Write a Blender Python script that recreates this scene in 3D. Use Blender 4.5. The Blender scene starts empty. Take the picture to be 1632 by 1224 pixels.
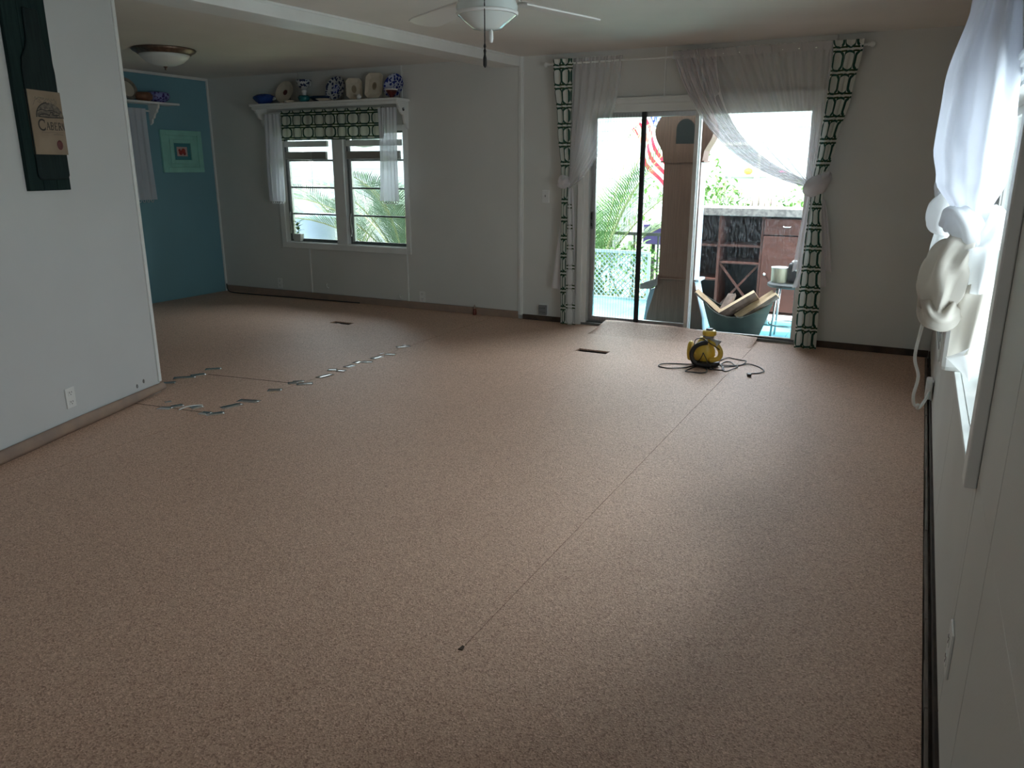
import bpy, math, random
from mathutils import Vector, Matrix, noise
R = math.radians; PI = math.pi
rnd = random.Random(7)
SC = bpy.context.scene; COL = SC.collection

# ---------------------------------------------------------------- camera, sky, sun, exposure
cam_d = bpy.data.cameras.new('camera'); cam = bpy.data.objects.new('camera', cam_d); COL.objects.link(cam)
cam.location = (0, 0, 1.45); cam.rotation_euler = (R(90 - 15.54), 0, R(27.19))
cam_d.sensor_width = 36; cam_d.lens = 1239 / 1632 * 36; cam_d.clip_start = 0.02
SC.camera = cam
world = bpy.data.worlds.new('world'); SC.world = world; world.use_nodes = True
wn = world.node_tree.nodes; wl = world.node_tree.links
wn['Background'].inputs[0].default_value = (0.88, 0.945, 1.0, 1)
wn['Background'].inputs[1].default_value = 2.6
sun_d = bpy.data.lights.new('sun', 'SUN'); sun = bpy.data.objects.new('sun', sun_d); COL.objects.link(sun)
sun_d.energy = 6; sun_d.angle = R(0.6); sun_d.color = (1, 0.95, 0.86)
sun.rotation_euler = Vector((0.62, 0.10, -0.90)).to_track_quat('-Z', 'Y').to_euler()
def portal(name, loc, rot, sx, sy):
    d = bpy.data.lights.new(name, 'AREA'); d.shape = 'RECTANGLE'; d.size = sx; d.size_y = sy
    d.cycles.is_portal = True
    o = bpy.data.objects.new(name, d); COL.objects.link(o); o.location = loc; o.rotation_euler = rot
portal('portal_door', (-1.78, 6.90, 1.0), (R(-90), 0, 0), 1.95, 1.95)
portal('portal_back', (-5.6, 6.90, 1.2), (R(-90), 0, 0), 1.7, 1.2)
portal('portal_right', (0.26, 3.25, 1.2), (R(90), 0, R(90)), 2.3, 1.0)
portal('portal_front', (-2.2, -3.06, 1.12), (R(90), 0, 0), .8, .65)  # portal for the window added behind the camera
SC.view_settings.view_transform = 'Standard'; SC.view_settings.look = 'None'
SC.view_settings.gamma = 1; SC.view_settings.use_curve_mapping = False
SC.view_settings.exposure = 2.0
SC.cycles.max_bounces = 10; SC.cycles.diffuse_bounces = 6; SC.cycles.transparent_max_bounces = 24
SC.cycles.transmission_bounces = 8; SC.cycles.use_denoising = True
SC.cycles.caustics_reflective = False; SC.cycles.caustics_refractive = False
SC.cycles.sample_clamp_indirect = 6

# ---------------------------------------------------------------- materials
MATS = {}
def nm(name):
    m = bpy.data.materials.new(name); m.use_nodes = True; MATS[name] = m
    nt = m.node_tree
    return m, nt, nt.nodes, nt.links, nt.nodes['Principled BSDF']
def mat(name, col, rough=0.6, metal=0.0, var=0.0, scale=20.0, bump=0.0, bscale=None, spec=None, coat=0.0, stretch=None, col2=None, detail=4):
    m, nt, n, l, p = nm(name)
    p.inputs['Roughness'].default_value = rough; p.inputs['Metallic'].default_value = metal
    p.inputs['Base Color'].default_value = (*col, 1)
    if spec is not None: p.inputs['Specular IOR Level'].default_value = spec
    if coat: p.inputs['Coat Weight'].default_value = coat
    tc = n.new('ShaderNodeTexCoord'); mp = n.new('ShaderNodeMapping'); l.new(tc.outputs['Object'], mp.inputs[0])
    if stretch: mp.inputs['Scale'].default_value = stretch
    nz = n.new('ShaderNodeTexNoise'); nz.inputs['Scale'].default_value = scale; nz.inputs['Detail'].default_value = detail
    l.new(mp.outputs[0], nz.inputs['Vector'])
    if var or col2:
        cr = n.new('ShaderNodeValToRGB')
        a = col; b = col2 if col2 else tuple(min(1, c * (1 + var)) for c in col)
        if not col2: a = tuple(c * (1 - var) for c in col)
        cr.color_ramp.elements[0].position = 0.35; cr.color_ramp.elements[1].position = 0.65
        cr.color_ramp.elements[0].color = (*a, 1); cr.color_ramp.elements[1].color = (*b, 1)
        l.new(nz.outputs['Fac'], cr.inputs[0]); l.new(cr.outputs[0], p.inputs['Base Color'])
    if bump:
        bz = nz
        if bscale:
            bz = n.new('ShaderNodeTexNoise'); bz.inputs['Scale'].default_value = bscale; l.new(mp.outputs[0], bz.inputs['Vector'])
        bp = n.new('ShaderNodeBump'); bp.inputs['Strength'].default_value = bump; bp.inputs['Distance'].default_value = 0.01
        l.new(bz.outputs['Fac'], bp.inputs['Height']); l.new(bp.outputs[0], p.inputs['Normal'])
    return m
WALL = mat('wall_paint', (0.62, 0.63, 0.60), 0.55, var=0.03, scale=1.5, bump=0.05, bscale=180)
CEIL = mat('ceiling_paint', (0.74, 0.72, 0.68), 0.7, var=0.03, scale=2, bump=0.05, bscale=120)
TRIM = mat('trim_white', (0.74, 0.76, 0.74), 0.4, var=0.03, scale=6)
BLUE = mat('blue_wall_paint', (0.17, 0.36, 0.43), 0.5, var=0.05, scale=1.2, bump=0.04, bscale=150)
PART = mat('partition_paint', (0.58, 0.595, 0.595), 0.4, var=0.02, scale=2, bump=0.03, bscale=150)
BROWNSTRIP = mat('raw_fibre_strip', (0.34, 0.24, 0.18), 0.8, col2=(0.27, 0.20, 0.165), scale=9, bump=0.1, bscale=90)
GREYSTRIP = mat('weathered_board', (0.20, 0.165, 0.14), 0.85, var=0.25, scale=7, stretch=(1, 1, 8))
DARKWOOD = mat('dark_board', (0.06, 0.04, 0.028), 0.8, var=0.4, scale=8)
BLACK = mat('black_void', (0.012, 0.012, 0.012), 0.8)
BLACKRUB = mat('black_rubber', (0.015, 0.015, 0.017), 0.4)
PLASTIC = mat('white_plastic', (0.75, 0.76, 0.74), 0.3)
SLOT = mat('slot_black', (0.03, 0.03, 0.03), 0.6)
GREYPL = mat('grey_plastic', (0.22, 0.22, 0.22), 0.45)
METAL = mat('aluminium', (0.62, 0.63, 0.64), 0.35, 1.0, var=0.06, scale=40)
ALDARK = mat('dull_aluminium', (0.20, 0.22, 0.22), 0.45, 0.6, var=0.1, scale=30)
BRONZE = mat('brushed_bronze', (0.20, 0.14, 0.11), 0.35, 0.9, var=0.2, scale=30)
YELLOW = mat('yellow_plastic', (0.72, 0.50, 0.07), 0.35, var=0.05, scale=15)
FROST = None
def floor_mat():
    m, nt, n, l, p = nm('rebond_pad')
    tc = n.new('ShaderNodeTexCoord')
    v = n.new('ShaderNodeTexVoronoi'); v.inputs['Scale'].default_value = 215
    l.new(tc.outputs['Object'], v.inputs['Vector'])
    sep = n.new('ShaderNodeSeparateColor'); l.new(v.outputs['Color'], sep.inputs[0])
    cr = n.new('ShaderNodeValToRGB'); e = cr.color_ramp.elements
    e[0].position = 0.0; e[0].color = (0.32, 0.190, 0.135, 1)
    e[1].position = 1.0; e[1].color = (0.80, 0.58, 0.45, 1)
    for pos, c in ((0.25, (0.51, 0.325, 0.235, 1)), (0.55, (0.60, 0.40, 0.295, 1)), (0.85, (0.66, 0.45, 0.335, 1))):
        q = e.new(pos); q.color = c
    l.new(sep.outputs[0], cr.inputs[0])
    nz = n.new('ShaderNodeTexNoise'); nz.inputs['Scale'].default_value = 2.2; nz.inputs['Detail'].default_value = 3
    l.new(tc.outputs['Object'], nz.inputs['Vector'])
    mr = n.new('ShaderNodeMapRange'); mr.inputs[3].default_value = 0.94; mr.inputs[4].default_value = 1.05
    l.new(nz.outputs['Fac'], mr.inputs[0])
    mx = n.new('ShaderNodeMix'); mx.data_type = 'RGBA'; mx.blend_type = 'MULTIPLY'; mx.inputs[0].default_value = 1
    l.new(cr.outputs[0], mx.inputs[6]); l.new(mr.outputs[0], mx.inputs[7]); l.new(mx.outputs[2], p.inputs['Base Color'])
    p.inputs['Roughness'].default_value = 0.52; p.inputs['Specular IOR Level'].default_value = 0.42
    b = n.new('ShaderNodeBump'); b.inputs['Strength'].default_value = 0.35; b.inputs['Distance'].default_value = 0.004
    l.new(v.outputs['Distance'], b.inputs['Height']); l.new(b.outputs[0], p.inputs['Normal'])
    return m
PAD = floor_mat()
def sheer(name, col, opac, trans=0.5):
    m, nt, n, l, p = nm(name)
    out = n['Material Output']
    d = n.new('ShaderNodeBsdfDiffuse'); d.inputs[0].default_value = (*col, 1)
    t = n.new('ShaderNodeBsdfTranslucent'); t.inputs[0].default_value = (*col, 1)
    a = n.new('ShaderNodeMixShader'); a.inputs[0].default_value = trans; l.new(d.outputs[0], a.inputs[1]); l.new(t.outputs[0], a.inputs[2])
    tr = n.new('ShaderNodeBsdfTransparent')
    b = n.new('ShaderNodeMixShader'); b.inputs[0].default_value = opac
    l.new(tr.outputs[0], b.inputs[1]); l.new(a.outputs[0], b.inputs[2]); l.new(b.outputs[0], out.inputs['Surface'])
    n.remove(p)
    return m
SHEER = sheer('sheer_fabric', (0.80, 0.78, 0.80), 0.34, 0.4)
SHEERT = sheer('sheer_fabric_doubled', (0.80, 0.78, 0.80), 0.8, 0.3)
VOILE = sheer('white_voile', (0.84, 0.86, 0.92), 0.88, 0.42)
SATIN = sheer('white_satin', (0.82, 0.83, 0.84), 0.99, 0.42)
CREAMF = sheer('cream_lining', (0.66, 0.62, 0.56), 0.98, 0.35)
def glass(name, tint, gl=1.0, haze=0.0):
    m, nt, n, l, p = nm(name); out = n['Material Output']; n.remove(p)
    tr = n.new('ShaderNodeBsdfTransparent'); tr.inputs[0].default_value = (*tint, 1)
    g = n.new('ShaderNodeBsdfGlossy'); g.inputs['Roughness'].default_value = 0.02
    fr = n.new('ShaderNodeFresnel'); fr.inputs[0].default_value = 1.25
    mx = n.new('ShaderNodeMixShader'); l.new(fr.outputs[0], mx.inputs[0]); l.new(tr.outputs[0], mx.inputs[1]); l.new(g.outputs[0], mx.inputs[2])
    last = mx
    if haze:
        tc = n.new('ShaderNodeTexCoord'); mp = n.new('ShaderNodeMapping'); mp.inputs['Scale'].default_value = (30, 30, 9)
        l.new(tc.outputs['Object'], mp.inputs[0])
        nz = n.new('ShaderNodeTexNoise'); nz.inputs['Scale'].default_value = 3; nz.inputs['Detail'].default_value = 8; nz.inputs['Roughness'].default_value = 0.7
        l.new(mp.outputs[0], nz.inputs['Vector'])
        sx = n.new('ShaderNodeSeparateXYZ'); l.new(tc.outputs['Object'], sx.inputs[0])
        band = n.new('ShaderNodeMapRange'); band.inputs[1].default_value = 0.35; band.inputs[2].default_value = 0.95
        band.inputs[3].default_value = 0.0; band.inputs[4].default_value = 1.0; l.new(sx.outputs[2], band.inputs[0])
        band2 = n.new('ShaderNodeMapRange'); band2.inputs[1].default_value = 1.0; band2.inputs[2].default_value = 1.12
        band2.inputs[3].default_value = 1.0; band2.inputs[4].default_value = 0.1; l.new(sx.outputs[2], band2.inputs[0])
        cr = n.new('ShaderNodeMapRange'); cr.inputs[1].default_value = 0.46; cr.inputs[2].default_value = 0.75
        cr.inputs[3].default_value = 0.0; cr.inputs[4].default_value = haze; l.new(nz.outputs['Fac'], cr.inputs[0])
        m1 = n.new('ShaderNodeMath'); m1.operation = 'MULTIPLY'; l.new(band.outputs[0], m1.inputs[0]); l.new(band2.outputs[0], m1.inputs[1])
        m2 = n.new('ShaderNodeMath'); m2.operation = 'MULTIPLY'; l.new(m1.outputs[0], m2.inputs[0]); l.new(cr.outputs[0], m2.inputs[1])
        d = n.new('ShaderNodeBsdfTranslucent'); d.inputs[0].default_value = (0.8, 0.85, 0.9, 1)
        mm = n.new('ShaderNodeMixShader'); l.new(m2.outputs[0], mm.inputs[0]); l.new(last.outputs[0], mm.inputs[1]); l.new(d.outputs[0], mm.inputs[2]); last = mm
    l.new(last.outputs[0], out.inputs['Surface'])
    return m
GLASS = glass('window_glass', (0.93, 0.97, 0.97))
DIRTY = glass('smudged_glass', (0.95, 0.97, 0.98), haze=0.06)
def mesh_screen_mat():
    m, nt, n, l, p = nm('insect_screen'); out = n['Material Output']
    p.inputs['Base Color'].default_value = (0.07, 0.08, 0.09, 1); p.inputs['Roughness'].default_value = 0.6
    tc = n.new('ShaderNodeTexCoord'); w = n.new('ShaderNodeTexWave'); w.inputs['Scale'].default_value = 12
    l.new(tc.outputs['Object'], w.inputs['Vector'])
    mr = n.new('ShaderNodeMapRange'); mr.inputs[1].default_value = 0.85; mr.inputs[2].default_value = 1; mr.inputs[3].default_value = 0.10; mr.inputs[4].default_value = 0.42
    l.new(w.outputs['Fac'], mr.inputs[0])
    t = n.new('ShaderNodeBsdfTransparent'); mx = n.new('ShaderNodeMixShader')
    l.new(mr.outputs[0], mx.inputs[0]); l.new(t.outputs[0], mx.inputs[1]); l.new(p.outputs[0], mx.inputs[2]); l.new(mx.outputs[0], out.inputs['Surface'])
    return m
SCREEN = mesh_screen_mat()
def dimming_screen():
    m, nt, n, l, p = nm('dimming_screen'); out = n['Material Output']
    p.inputs['Base Color'].default_value = (0.05, 0.06, 0.065, 1); p.inputs['Roughness'].default_value = 0.6
    t = n.new('ShaderNodeBsdfTransparent'); mx = n.new('ShaderNodeMixShader'); mx.inputs[0].default_value = 0.46
    l.new(t.outputs[0], mx.inputs[1]); l.new(p.outputs[0], mx.inputs[2]); l.new(mx.outputs[0], out.inputs['Surface'])
    return m
DIMSCREEN = dimming_screen()
def trellis(name, pu, pv, hw, hh, rad, line, ground, green, bars, trans=0.25):
    m, nt, n, l, p = nm(name); out = n['Material Output']
    def M(op, a, b=None):
        q = n.new('ShaderNodeMath'); q.operation = op
        for i, s in enumerate((a, b)):
            if s is None: continue
            if isinstance(s, (int, float)): q.inputs[i].default_value = s
            else: l.new(s, q.inputs[i])
        return q.outputs[0]
    uv = n.new('ShaderNodeUVMap'); s = n.new('ShaderNodeSeparateXYZ'); l.new(uv.outputs[0], s.inputs[0])
    def cell(x, per): return M('ABSOLUTE', M('MULTIPLY', M('SUBTRACT', M('FRACT', M('DIVIDE', x, per)), 0.5), per))
    cu, cv = cell(s.outputs[0], pu), cell(s.outputs[1], pv)
    qx, qy = M('SUBTRACT', cu, hw - rad), M('SUBTRACT', cv, hh - rad)
    mx, my = M('MAXIMUM', qx, 0), M('MAXIMUM', qy, 0)
    d = M('SUBTRACT', M('ADD', M('SQRT', M('ADD', M('MULTIPLY', mx, mx), M('MULTIPLY', my, my))), M('MINIMUM', M('MAXIMUM', qx, qy), 0)), rad)
    ring = M('LESS_THAN', M('ABSOLUTE', d), line)
    b = M('MULTIPLY', M('LESS_THAN', M('ABSOLUTE', M('SUBTRACT', cv, pv / 2 - bars)), line * 0.8), M('GREATER_THAN', cu, pu * 0.24))
    mix = n.new('ShaderNodeMix'); mix.data_type = 'RGBA'; mix.inputs[6].default_value = (*ground, 1); mix.inputs[7].default_value = (*green, 1); l.new(ring, mix.inputs[0])
    mix2 = n.new('ShaderNodeMix'); mix2.data_type = 'RGBA'; mix2.inputs[7].default_value = (0.035, 0.075, 0.02, 1)
    l.new(mix.outputs[2], mix2.inputs[6]); l.new(b, mix2.inputs[0])
    l.new(mix2.outputs[2], p.inputs['Base Color']); p.inputs['Roughness'].default_value = 0.8
    t = n.new('ShaderNodeBsdfTranslucent'); l.new(mix2.outputs[2], t.inputs[0])
    ms = n.new('ShaderNodeMixShader'); ms.inputs[0].default_value = trans
    l.new(p.outputs[0], ms.inputs[1]); l.new(t.outputs[0], ms.inputs[2]); l.new(ms.outputs[0], out.inputs['Surface'])
    return m
LATTICE_PRINT = trellis('green_trellis_print', 0.105, 0.165, 0.044, 0.068, 0.040, 0.0078, (0.86, 0.88, 0.82), (0.022, 0.095, 0.065), 0.014, 0.35)
VALANCE_PRINT = trellis('green_ring_print', 0.172, 0.125, 0.072, 0.053, 0.040, 0.0078, (0.62, 0.66, 0.58), (0.015, 0.06, 0.045), 0.012)
FADED_PRINT = trellis('faded_print_back', 0.125, 0.185, 0.05, 0.078, 0.045, 0.008, (0.72, 0.74, 0.74), (0.50, 0.53, 0.53), 0.014, 0.3)

# ---------------------------------------------------------------- mesh builder
class B:
    def __init__(s): s.v = []; s.f = []; s.uv = {}; s.M = None; s.mi = []; s.cur = 0
    def add(s, vs, fs, uvs=None):
        o = len(s.v)
        s.v += [(s.M @ Vector(p)) if s.M else Vector(p) for p in vs]
        for k, f in enumerate(fs):
            if uvs: s.uv[len(s.f)] = [uvs[i] for i in f]
            s.f.append(tuple(i + o for i in f)); s.mi.append(s.cur)
        return s
    def box(s, x0, x1, y0, y1, z0, z1):
        vs = [(x, y, z) for z in (z0, z1) for y in (y0, y1) for x in (x0, x1)]
        return s.add(vs, [(0, 2, 3, 1), (4, 5, 7, 6), (0, 1, 5, 4), (2, 6, 7, 3), (0, 4, 6, 2), (1, 3, 7, 5)])
    def bar(s, a, b, w, t, up=(0, 0, 1)):
        a, b = Vector(a), Vector(b); d = (b - a).normalized(); u = Vector(up)
        if abs(d.dot(u)) > .99: u = Vector((0, 1, 0))
        x = d.cross(u).normalized(); y = x.cross(d)
        vs = [p + x * i * w / 2 + y * j * t / 2 for p in (a, b) for j in (-1, 1) for i in (-1, 1)]
        return s.add(vs, [(0, 2, 3, 1), (4, 5, 7, 6), (0, 1, 5, 4), (2, 6, 7, 3), (0, 4, 6, 2), (1, 3, 7, 5)])
    def tube(s, pts, r, n=8, smooth=0, cap=True, closed=False):
        pts = [Vector(p) for p in pts]
        if smooth: pts = spline(pts, smooth)
        rr = r if isinstance(r, (list, tuple)) else None
        vs = []; fs = []; up = None; N = len(pts)
        for i, p in enumerate(pts):
            d = (pts[min(i + 1, N - 1)] - pts[max(i - 1, 0)])
            if d.length < 1e-9: d = Vector((0, 0, 1))
            d.normalize()
            if up is None:
                up = Vector((0, 0, 1)) if abs(d.z) < .9 else Vector((1, 0, 0))
            x = up.cross(d)
            if x.length < 1e-6: x = Vector((1, 0, 0)).cross(d)
            x.normalize(); up = d.cross(x)
            if rr: t = i / (N - 1) * (len(rr) - 1); k = min(int(t), len(rr) - 2); q = rr[k] + (rr[k + 1] - rr[k]) * (t - k)
            else: q = r
            for j in range(n):
                a = 2 * PI * j / n; vs.append(p + x * math.cos(a) * q + up * math.sin(a) * q)
        for i in range(N - 1):
            for j in range(n):
                k = (j + 1) % n; fs.append((i * n + j, i * n + k, (i + 1) * n + k, (i + 1) * n + j))
        if cap: fs.append(tuple(range(n - 1, -1, -1))); fs.append(tuple((N - 1) * n + j for j in range(n)))
        return s.add(vs, fs)
    def lathe(s, prof, n=24, c=(0, 0, 0), axis='z', sx=1, sy=1):
        vs = []; fs = []; c = Vector(c)
        for r, z in prof:
            for j in range(n):
                a = 2 * PI * j / n; p = (r * math.cos(a) * sx, r * math.sin(a) * sy, z)
                if axis == 'x': p = (p[2], p[0], p[1])
                if axis == 'y': p = (p[0], -p[2], p[1])
                vs.append(c + Vector(p))
        for i in range(len(prof) - 1):
            for j in range(n):
                k = (j + 1) % n; fs.append((i * n + j, i * n + k, (i + 1) * n + k, (i + 1) * n + j))
        if prof[0][0] > 1e-5: fs.append(tuple(range(n - 1, -1, -1)))
        if prof[-1][0] > 1e-5: fs.append(tuple((len(prof) - 1) * n + j for j in range(n)))
        return s.add(vs, fs)
    def prism(s, poly, d0, d1, plane='xz'):
        n = len(poly)
        def P(a, b, d): return {'xz': (a, d, b), 'xy': (a, b, d), 'yz': (d, a, b)}[plane]
        vs = [P(a, b, d0) for a, b in poly] + [P(a, b, d1) for a, b in poly]
        fs = [tuple(range(n)), tuple(range(2 * n - 1, n - 1, -1))] + [(i, i + n, (i + 1) % n + n, (i + 1) % n) for i in range(n)]
        return s.add(vs, fs)
    def grid(s, nu, nv, fn, close_u=False):
        vs = []; uv = []; fs = []
        for j in range(nv + 1):
            for i in range(nu + 1):
                r = fn(i / nu, j / nv); vs.append(r[0]); uv.append(r[1])
        for j in range(nv):
            for i in range(nu):
                a = j * (nu + 1) + i; fs.append((a, a + 1, a + nu + 2, a + nu + 1))
        return s.add(vs, fs, uv)
    def frame(s, x0, x1, z0, z1, w, y0, y1, wb=None):
        wb = wb or w
        s.box(x0, x0 + w, y0, y1, z0, z1); s.box(x1 - w, x1, y0, y1, z0, z1)
        s.box(x0 + w, x1 - w, y0, y1, z1 - w, z1); s.box(x0 + w, x1 - w, y0, y1, z0, z0 + wb)
        return s
    def mesh(s, name, m, smooth=False):
        me = bpy.data.meshes.new(name); me.from_pydata([tuple(p) for p in s.v], [], s.f)
        ms = m if isinstance(m, (list, tuple)) else [m]
        for q in ms: me.materials.append(q)
        if s.uv:
            L = me.uv_layers.new(name='UVMap')
            for fi, us in s.uv.items():
                for li, u in zip(me.polygons[fi].loop_indices, us): L.data[li].uv = u
        for p, k in zip(me.polygons, s.mi): p.material_index = k; p.use_smooth = smooth
        me.update(); return me
    def build(s, name, m, parent=None, smooth=False, bev=0, subd=0, solid=0, auto=False):
        o = bpy.data.objects.new(name, s.mesh(name, m, smooth)); COL.objects.link(o)
        if parent: o.parent = parent
        if solid: q = o.modifiers.new('s', 'SOLIDIFY'); q.thickness = solid; q.offset = 0
        if bev: q = o.modifiers.new('b', 'BEVEL'); q.width = bev; q.segments = 2; q.limit_method = 'ANGLE'
        if subd: q = o.modifiers.new('d', 'SUBSURF'); q.levels = subd; q.render_levels = subd
        if auto: o.data.set_sharp_from_angle(angle=R(40))
        return o
def spline(P, k):
    out = []; N = len(P)
    for i in range(N - 1):
        p0, p1, p2, p3 = P[max(i - 1, 0)], P[i], P[i + 1], P[min(i + 2, N - 1)]
        for j in range(k):
            t = j / k
            out.append(0.5 * ((2 * p1) + (p2 - p0) * t + (2 * p0 - 5 * p1 + 4 * p2 - p3) * t * t + (3 * p1 - p0 - 3 * p2 + p3) * t ** 3))
    out.append(P[-1]); return out
def tag(o, label=None, cat=None, group=None, kind=None):
    if label: o['label'] = label
    if cat: o['category'] = cat
    if group: o['group'] = group
    if kind: o['kind'] = kind
    return o
def thing(name, label, cat, loc=(0, 0, 0), rz=0, group=None):
    o = bpy.data.objects.new(name, None); COL.objects.link(o); o.empty_display_size = .05
    o.location = loc; o.rotation_euler = (0, 0, rz); return tag(o, label, cat, group)
def struct(name, loc=(0, 0, 0), rz=0, label=None):
    o = bpy.data.objects.new(name, None); COL.objects.link(o); o.location = loc; o.rotation_euler = (0, 0, rz)
    o['kind'] = 'structure'
    if label: o['label'] = label
    return o
def S(o, label=None):
    o['kind'] = 'structure'
    if label: o['label'] = label
    return o
def copy_tree(o, parent=None):
    c = o.copy(); COL.objects.link(c)
    if parent: c.parent = parent
    for ch in list(o.children): copy_tree(ch, c)
    return c
def slab(b, xs, ys, holes, z0, z1, plane='xy'):
    """box slab with rectangular holes: cells between break lines, hole cells skipped"""
    bx = sorted(set(list(xs) + [h for q in holes for h in q[:2] if xs[0] < h < xs[1]])); by = sorted(set(list(ys) + [h for q in holes for h in q[2:] if ys[0] < h < ys[1]]))
    for i in range(len(bx) - 1):
        for j in range(len(by) - 1):
            cx, cy = (bx[i] + bx[i + 1]) / 2, (by[j] + by[j + 1]) / 2
            if any(h[0] < cx < h[1] and h[2] < cy < h[3] for h in holes): continue
            if plane == 'xy': b.box(bx[i], bx[i + 1], by[j], by[j + 1], z0, z1)
            elif plane == 'xz': b.box(bx[i], bx[i + 1], z0, z1, by[j], by[j + 1])
            else: b.box(z0, z1, bx[i], bx[i + 1], by[j], by[j + 1])
    return b

XL, XR, YB, YF, H = -7.45, 0.20, 6.85, -3.0, 2.43
# ---------------------------------------------------------------- room shell
fl = struct('floor')
h1 = (-4.98, -4.745, 5.805, 5.90); h2 = (-2.39, -2.12, 5.785, 5.885)
slab(B(), (XL, XR + .12), (YF, YB + .13), [h1, h2], -0.10, -0.012).build('subfloor', GREYSTRIP, fl)
for (x0, x1, hs) in ((XL, -3.705, [h1]), (-3.70, -2.4015, []), (-2.40, -1.1112, [h2]), (-1.1088, XR - .028, [])):
    ys = (1.82, YB)
    slab(B(), (x0, x1), ys, hs, -0.012, 0).build('pad_sheet', PAD, fl)
B().box(XL, -1.108, YF, 1.82, -0.012, 0).build('pad_sheet', PAD, fl)
B().box(-1.108, XR - .028, YF, 1.82, -0.012, 0).build('pad_sheet', PAD, fl)
# flap of pad that rides up over the door sill
def flapf(u, v):
    x = -2.56 + u * 1.44 + (0.05 * v * (1 - u)); y = 6.42 + v * 0.40 + 0.05 * u * (1 - v)
    z = -0.007 + 0.078 * (v ** 1.5) * (0.75 + 0.25 * math.sin(u * 3 + 1)) + 0.003 * v * math.sin(u * 17)
    return (x, y, z), (u, v)
B().grid(24, 10, flapf).build('pad_flap', PAD, fl, True, solid=.008)
for h in (h1, h2):
    b = B(); x0, x1, y0, y1 = h
    b.box(x0 - .004, x0, y0, y1, -.25, -.013).box(x1, x1 + .004, y0, y1, -.25, -.013).box(x0, x1, y0 - .004, y0, -.25, -.013).box(x0, x1, y1, y1 + .004, -.25, -.013).box(x0, x1, y0, y1, -.254, -.25)
    d = b.build('floor_vent', ALDARK)
    tag(d, 'open rectangular heating duct hole cut in the tan floor near the ' + ('back window' if h is h1 else 'sliding door'), 'vent')
    if h is h1: B().box(x0 + .07, x0 + .11, y0 + .02, y0 + .035, -.03, -.006).box(x0 + .11, x0 + .15, y0 + .02, y0 + .035, -.03, -.010).build('lever', PLASTIC, d)
    else: B().bar((x0 + .01, y1 - .02, -.06), (x1 - .01, y1 - .02, -.06), .01, .01).build('damper_rod', METAL, d)

WIN = (-6.41, -4.75, 0.63, 1.82); DOOR = (-2.78, -0.79, -0.02, 1.99)
wb_ = struct('wall_back')
slab(B(), (XL - .1, XR + .12), (-.1, H + .05), [WIN, DOOR], YB + .02, YB + .12, 'xz').build('wall_core', WALL, wb_)
seams = [XL, -6.09, -4.762, -3.42, -2.06, -0.72, XR]
for i in range(6):
    x0, x1 = seams[i] + (.002 if i else 0), seams[i + 1] - .002
    slab(B(), (x0, x1), (.075 if i < 3 else 0.05, H), [WIN, DOOR], YB, YB + .02, 'xz').build('wall_panel', WALL, wb_)
for k, (x, z0, z1, w) in enumerate(((-6.09, .07, .575, .018), (-4.762, .07, .575, .018), (-4.755, 2.12, H, .018), (-2.06, 2.04, H, .014))):
    S(B().box(x - w / 2, x + w / 2, YB - .008, YB, z0, z1).build('trim_%d' % (k + 2), TRIM, bev=.002))
S(B().box(-3.445, -3.395, YB - .012, YB, .04, H).box(-3.43, -3.41, YB - .018, YB - .012, .04, H).build('trim_6', TRIM, bev=.003))
S(B().box(XL, -3.445, YB - .012, YB, 0, .072).build('baseboard_back_left', BROWNSTRIP, bev=.002))
S(B().box(-3.395, -2.84, YB - .012, YB, 0, .05).build('baseboard_back_middle', DARKWOOD, bev=.002))
S(B().box(-.75, XR - .01, YB - .012, YB, 0, .055).build('baseboard_back_right', DARKWOOD, bev=.002))
wl_ = struct('wall_left')
B().box(XL - .1, XL, YF, YB + .1, -.1, H + .05).build('wall_core', BLUE, wl_)
S(B().box(XL, XL + .022, YB - .022, YB, 0, H).build('trim_7', TRIM, bev=.004))
S(B().box(XL, XL + .02, 2.5, YB - .022, H - .028, H).build('trim_8', TRIM, bev=.004))
wf_ = struct('wall_front')
FW = (-2.6, -1.8, .8, 1.45)  # unseen window added behind the camera to brighten the room
slab(B(), (XL - .1, XR + .12), (-.1, H + .05), [FW], YF - .1, YF, 'xz').build('wall_core', WALL, wf_)
w3 = struct('added_window', (0, YF, 0))
b = B(); b.frame(FW[0] - .06, FW[1] + .06, FW[2] - .06, FW[3] + .06, .065, 0, .02); b.build('window_casing', TRIM, w3)
for x in (-2.1,): B().box(x - .03, x + .03, -.08, .0, FW[2], FW[3]).build('mullion', TRIM, w3)
RW = (2.10, 4.35, 0.74, 1.68)
wr_ = struct('wall_right')
slab(B(), (YF, YB + .1), (-.1, H + .05), [RW], XR + .015, XR + .12, 'yz').build('wall_core', GREYSTRIP, wr_)
gy = [YF, -1.2, 0.1, 0.9, 1.64, 2.04, 3.25, 4.5, 5.75, YB]
for i in range(len(gy) - 1):
    slab(B(), (gy[i] + .004, gy[i + 1] - .004), (.085, H), [RW], XR, XR + .015, 'yz').build('wall_panel', WALL, wr_, bev=.002)
S(B().box(XR - .004, XR + .004, YF, YB, 0.012, .05).build('baseboard_right', DARKWOOD))
b = B()
for i in range(40):
    y0 = YF + i * .245; b.box(XR - .020 - .005 * rnd.random(), XR - .014, y0, y0 + .243, -.004, .014 + .006 * rnd.random())
S(b.build('trim_9', GREYSTRIP))
S(B().box(XL - .1, XR + .12, YF - .1, YB + .12, H, H + .1).build('ceiling', CEIL))
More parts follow.
